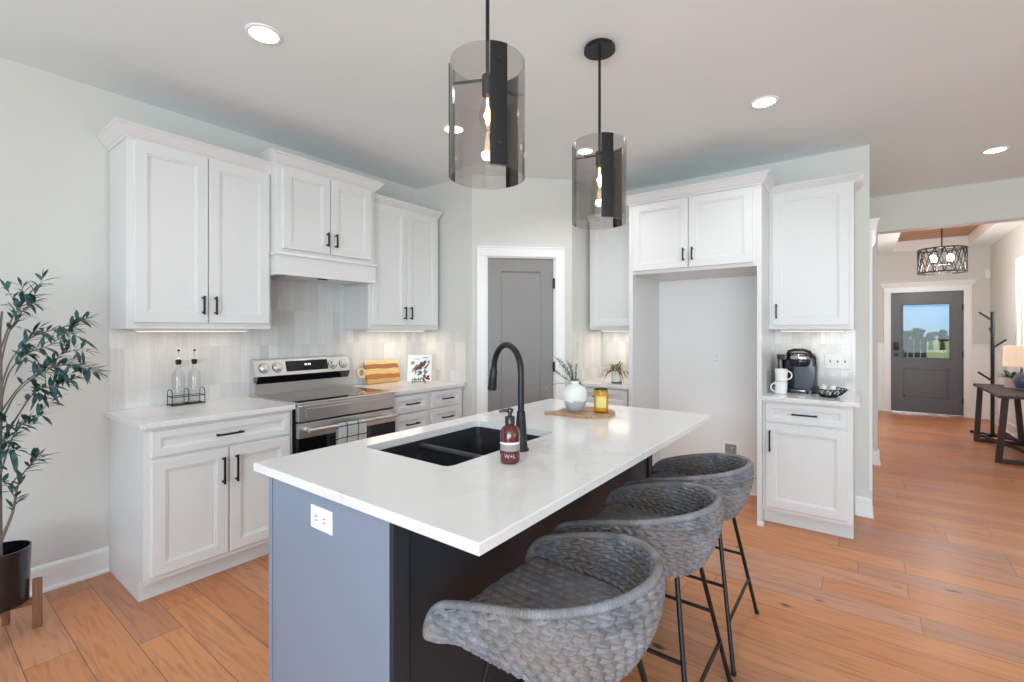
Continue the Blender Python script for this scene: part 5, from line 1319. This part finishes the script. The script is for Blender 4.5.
root = thing('potted_olive_tree', (tx, ty, 0.139), 'olive tree in glossy black pot left of the cabinets', 'potted tree')
b = MB(); b.lathe([(0.088, 0.0), (0.093, 0.004), (0.1005, 0.246), (0.1005, 0.252), (0.095, 0.252), (0.093, 0.20)], (tx, ty, 0.139), 48, True, False); link('pot', b, M['potblack'], root, 40)
b = MB(); b.lathe([(0.093, 0.195), (0.0, 0.205)], (tx, ty, 0.139), 32, False, False); link('soil', b, M['soil'], root)
T0 = Vector((tx, ty, 0)); Rr = Vector((0.8, 0.6, 0)); Dd = Vector((-0.6, 0.8, 0))
tr = MB(); lf = MB(); random.seed(21)
def P3(l, z, dpt=0.0): return T0 + Rr * l + Dd * dpt + Vector((0, 0, z))
def spline(pts, n=24):
    out = []; m = len(pts)
    for i in range(m - 1):
        p0 = pts[max(0, i - 1)]; p1 = pts[i]; p2 = pts[i + 1]; p3 = pts[min(m - 1, i + 2)]
        for k in range(n // (m - 1)):
            t = k / (n // (m - 1)); out.append(0.5 * ((2 * p1) + (p2 - p0) * t + (2 * p0 - 5 * p1 + 4 * p2 - p3) * t * t + (3 * p1 - p0 - 3 * p2 + p3) * t ** 3))
    out.append(pts[-1]); return out
trunk = spline([P3(-0.002, 0.33), P3(-0.005, 0.60), P3(-0.002, 0.85), P3(0.004, 1.10), P3(0.0, 1.35), P3(0.01, 1.46)], 40)
tr.tube(trunk, [0.0125 - 0.009 * i / (len(trunk) - 1) for i in range(len(trunk))], 8)
def branch(pts, r0_, leaves_from=0.35, dens=1.0, twigs=True):
    sp = spline(pts, 30); m = len(sp)
    tr.tube(sp, [r0_ * (1 - 0.8 * i / (m - 1)) for i in range(m)], 6)
    tot = sum((sp[i + 1] - sp[i]).length for i in range(m - 1)); n = int(tot * 80 * dens)
    for k in range(n):
        t = leaves_from + (1 - leaves_from) * (k + random.random() * 0.5) / n; i = min(m - 2, int(t * (m - 1))); p = sp[i].lerp(sp[i + 1], t * (m - 1) - i); d = (sp[i + 1] - sp[i]).normalized()
        a = random.uniform(0, 2 * PI); sd = d.orthogonal().normalized(); sd = Matrix.Rotation(a, 3, d) @ sd
        leaf(lf, p, d * random.uniform(0.4, 1.0) + sd * random.uniform(0.5, 1.0), random.uniform(0.048, 0.082), random.uniform(0.013, 0.020), droop=random.uniform(0.05, 0.35))
    leaf(lf, sp[-1], sp[-1] - sp[-2], 0.06, 0.013)
    if twigs:
        for k in range(max(1, int(tot * 6))):
            t = random.uniform(0.45, 0.95); i = min(m - 2, int(t * (m - 1))); d = (sp[i + 1] - sp[i]).normalized(); sd = Matrix.Rotation(random.uniform(0, 2 * PI), 3, d) @ d.orthogonal().normalized()
            e = sp[i] + (d * 0.8 + sd * 0.8).normalized() * random.uniform(0.07, 0.14); branch([sp[i], sp[i].lerp(e, 0.5) + Vector((0, 0, 0.01)), e], 0.0022, 0.2, 1.1, False)
for pts in (
    [(0.0, 0.42, 0), (0.035, 0.55, 0.02), (0.06, 0.70, 0.03), (0.13, 0.80, 0.04)],
    [(0.0, 0.72, 0), (0.05, 0.88, 0.0), (0.12, 0.96, -0.02), (0.22, 1.00, -0.03)],
    [(0.0, 0.85, 0), (0.06, 0.99, 0.02), (0.16, 1.10, 0.0), (0.28, 1.13, -0.04), (0.37, 1.16, -0.05)],
    [(0.0, 0.95, 0), (0.08, 1.10, 0.0), (0.20, 1.20, 0.02), (0.33, 1.22, 0.0), (0.43, 1.19, 0.0)],
    [(0.0, 1.02, 0), (0.06, 1.18, -0.02), (0.16, 1.27, -0.04), (0.28, 1.31, -0.06), (0.36, 1.37, -0.06)],
    [(0.0, 1.10, 0), (0.05, 1.24, 0.0), (0.12, 1.34, 0.02), (0.22, 1.38, 0.03), (0.32, 1.40, 0.02)],
    [(0.0, 1.20, 0), (0.06, 1.36, -0.02), (0.13, 1.47, -0.02), (0.19, 1.50, -0.03)],
    [(0.0, 1.28, 0), (0.03, 1.42, 0.02), (0.06, 1.48, 0.03), (0.085, 1.53, 0.04)],
    [(0.0, 0.90, 0), (-0.06, 1.06, 0.0), (-0.14, 1.18, 0.02), (-0.26, 1.24, 0.0)],
    [(0.0, 1.05, 0), (-0.05, 1.20, -0.03), (-0.13, 1.34, -0.06), (-0.20, 1.46, -0.08)],
    [(0.0, 1.15, 0), (0.0, 1.28, -0.08), (0.03, 1.38, -0.15), (0.06, 1.44, -0.22)],
    [(0.0, 0.80, 0), (0.03, 0.93, -0.08), (0.08, 1.02, -0.16), (0.14, 1.08, -0.22)],
    [(0.0, 1.00, 0), (0.02, 1.12, 0.07), (0.08, 1.20, 0.13), (0.13, 1.27, 0.16)],
    [(0.0, 0.62, 0), (0.03, 0.76, -0.04), (0.08, 0.86, -0.08), (0.15, 0.92, -0.10)],
    [(0.0, 0.78, 0), (-0.05, 0.92, -0.05), (-0.12, 1.0, -0.1), (-0.2, 1.04, -0.12)],
    [(0.0, 1.38, 0), (-0.02, 1.48, -0.02), (-0.03, 1.51, -0.03), (-0.06, 1.55, -0.04)]):
    branch([P3(l, z, dp) for l, z, dp in pts], 0.0075 if pts[0][1] < 0.6 else 0.0042)
for v in lf.bm.verts: v.co.x = max(v.co.x, XA + 0.03)
for v in tr.bm.verts: v.co.x = max(v.co.x, XA + 0.04)
link('trunk', tr, M['bark'], root, 60); link('foliage', lf, M['olive'], root, 60)

# ------------------------------------------------------------------ foyer furniture
# console table with slanted trestle legs
cy0, cy1, cxa, cxb, ctz = 6.95, 8.12, 1.14, 1.53, 0.715
root = thing('console_table', ((cxa + cxb) / 2, (cy0 + cy1) / 2, 0), 'dark wood console table with slanted legs on foyer right', 'table')
b = MB(); b.box(cxa - 0.02, cxb + 0.02, cy0 - 0.14, cy1 + 0.08, ctz - 0.03, ctz, 0.004); link('tabletop', b, M['espresso'], root)
for yy, dy in ((cy0, -0.06), (cy1, 0.05)):
    for x, x2 in ((cxa, cxa + 0.06), (cxb, cxb - 0.06)):
        b = MB(); b.bar((x, yy, 0.0), (x2 - 0.02 if x == cxa else x2 + 0.02, yy + dy, ctz - 0.03), 0.045, 0.05, 0.003); link('leg', b, M['espresso'], root)
    b = MB(); b.box(cxa, cxb, yy - 0.022, yy + 0.022, 0.0, 0.04, 0.003); link('foot_rail', b, M['espresso'], root)
b = MB(); b.bar((cxa + 0.05, cy0 + 0.03, 0.30), (cxb - 0.05, cy1 - 0.03, 0.06), 0.03, 0.03); b.bar((cxb - 0.05, cy0 + 0.03, 0.08), (cxa + 0.05, cy1 - 0.03, 0.08), 0.03, 0.028); link('stretcher', b, M['espresso'], root)
# coat rack
hx, hy = 1.36, 8.62
root = thing('coat_rack', (hx, hy, 0), 'black branching coat rack behind the console table', 'coat rack')
b = MB(); b.tube([(hx, hy, 0.02), (hx, hy, 1.62)], 0.020, 10); link('pole', b, M['black'], root, 40)
for (z, dx, dy) in ((1.53, -0.13, -0.03), (1.17, 0.13, 0.03), (0.74, -0.13, 0.04), (1.32, 0.0, 0.14)):
    b = MB(); b.tube([(hx, hy, z - 0.02), (hx + dx, hy + dy, z + 0.09)], 0.012, 8); link('peg', b, M['black'], root, 40)
b = MB()
for k in range(4): a = math.radians(45 * 1 + 90 * k); b.bar((hx, hy, 0.016), (hx + 0.25 * math.cos(a), hy + 0.25 * math.sin(a), 0.016), 0.04, 0.03)
link('foot', b, M['black'], root)
# lamp, plant, vase on the table
lx, ly = 1.42, 7.55
root = thing('table_lamp', (lx, ly, ctz), 'table lamp with cream drum shade on the console table', 'lamp')
b = MB(); b.lathe([(0.06, 0), (0.065, 0.01), (0.05, 0.03), (0.072, 0.10), (0.06, 0.16), (0.025, 0.19), (0.012, 0.2), (0.012, 0.24)], (lx, ly, ctz), 24); link('base', b, M['bluevase'], root, 50)
b = MB(); b.lathe([(0.150, 0.265), (0.142, 0.490), (0.139, 0.490), (0.147, 0.265)], (lx, ly, ctz), 32, False, False); link('lamp_shade', b, M['linen'], root, 50)
b = MB(); b.tube([(lx, ly, ctz + 0.24), (lx, ly, ctz + 0.33)], [0.01, 0.022], 10); b.tube([(lx - 0.143, ly, ctz + 0.32), (lx + 0.143, ly, ctz + 0.32)], 0.002, 6); link('bulb_fitting', b, M['chrome'], root, 50)
gx, gy = 1.40, 7.86
root = thing('potted_plant', (gx, gy, ctz), 'small green plant in pale pot beside the lamp', 'plant')
b = MB(); b.prism([(gx + x, gy + y) for x, y in rrect(-0.058, 0.058, -0.058, 0.058, 0.012)], ctz, ctz + 0.115, 0.004); link('pot', b, mat('blush_pot', rgb(226, 206, 196), 0.6), root, 40)
b = MB(); random.seed(2)
for k in range(60):
    a = random.uniform(0, 2 * PI); el = random.uniform(0.1, 1.2); leaf(b, (gx + 0.03 * math.cos(a), gy + 0.03 * math.sin(a), ctz + 0.11), (math.cos(a) * math.cos(el), math.sin(a) * math.cos(el), math.sin(el)), random.uniform(0.06, 0.13), 0.028)
link('foliage', b, M['darkgreen'], root, 60)
# chandelier
hx, hy, hz0, hz1, hr = 0.855, 8.45, 2.155, 2.465, 0.245
root = thing('chandelier', (hx, hy, hz0), 'black lattice drum chandelier under the wood tray ceiling', 'chandelier')
b = MB()
for z in (hz0, hz1): b.tube([(hx + hr * math.cos(2 * PI * k / 48), hy + hr * math.sin(2 * PI * k / 48), z) for k in range(48)], 0.010, 8, closed=True)
nl = 16
for k in range(nl):
    for sg in (1, -1):
        b.tube([(hx + hr * math.cos(2 * PI * (k + sg * (1.0 * j / 10)) / nl), hy + hr * math.sin(2 * PI * (k + sg * (1.0 * j / 10)) / nl), hz0 + (hz1 - hz0) * j / 10) for j in range(11)], 0.0055, 6)
link('lattice_drum', b, M['black'], root, 50)
b = MB(); b.tube([(hx, hy, hz0 + 0.10), (hx, hy, ZW - 0.02)], 0.008, 8); b.lathe([(0.065, ZW - 0.025), (0.065, ZW - 0.002)], (hx, hy, 0), 24)
for k in range(3): a = 2 * PI * k / 3; b.tube([(hx, hy, hz1), (hx + hr * math.cos(a), hy + hr * math.sin(a), hz1)], 0.006, 6)
link('stem', b, M['black'], root, 50)
for k in range(4):
    a = math.radians(37 + 90 * k); cx_, cy_ = hx + 0.12 * math.cos(a), hy + 0.12 * math.sin(a)
    b = MB(); b.tube([(hx, hy, hz0 + 0.11), (cx_, cy_, hz0 + 0.10), (cx_, cy_, hz0 + 0.15)], 0.009, 8); am = link('arm', b, M['black'], root, 50)
    b = MB(); b.sphere((cx_, cy_, hz0 + 0.19), 0.036, 14, 10, (1, 1, 1.15)); link('bulb', b, M['bulbw'], am, 60)
l = bpy.data.lights.new('chandelier_glow', 'POINT'); l.energy = 30; l.color = (1, 0.97, 0.94); l.shadow_soft_size = 0.12
lo = bpy.data.objects.new('chandelier_glow', l); COL.objects.link(lo); lo.parent = root; lo.location = (0, 0, 0.02)
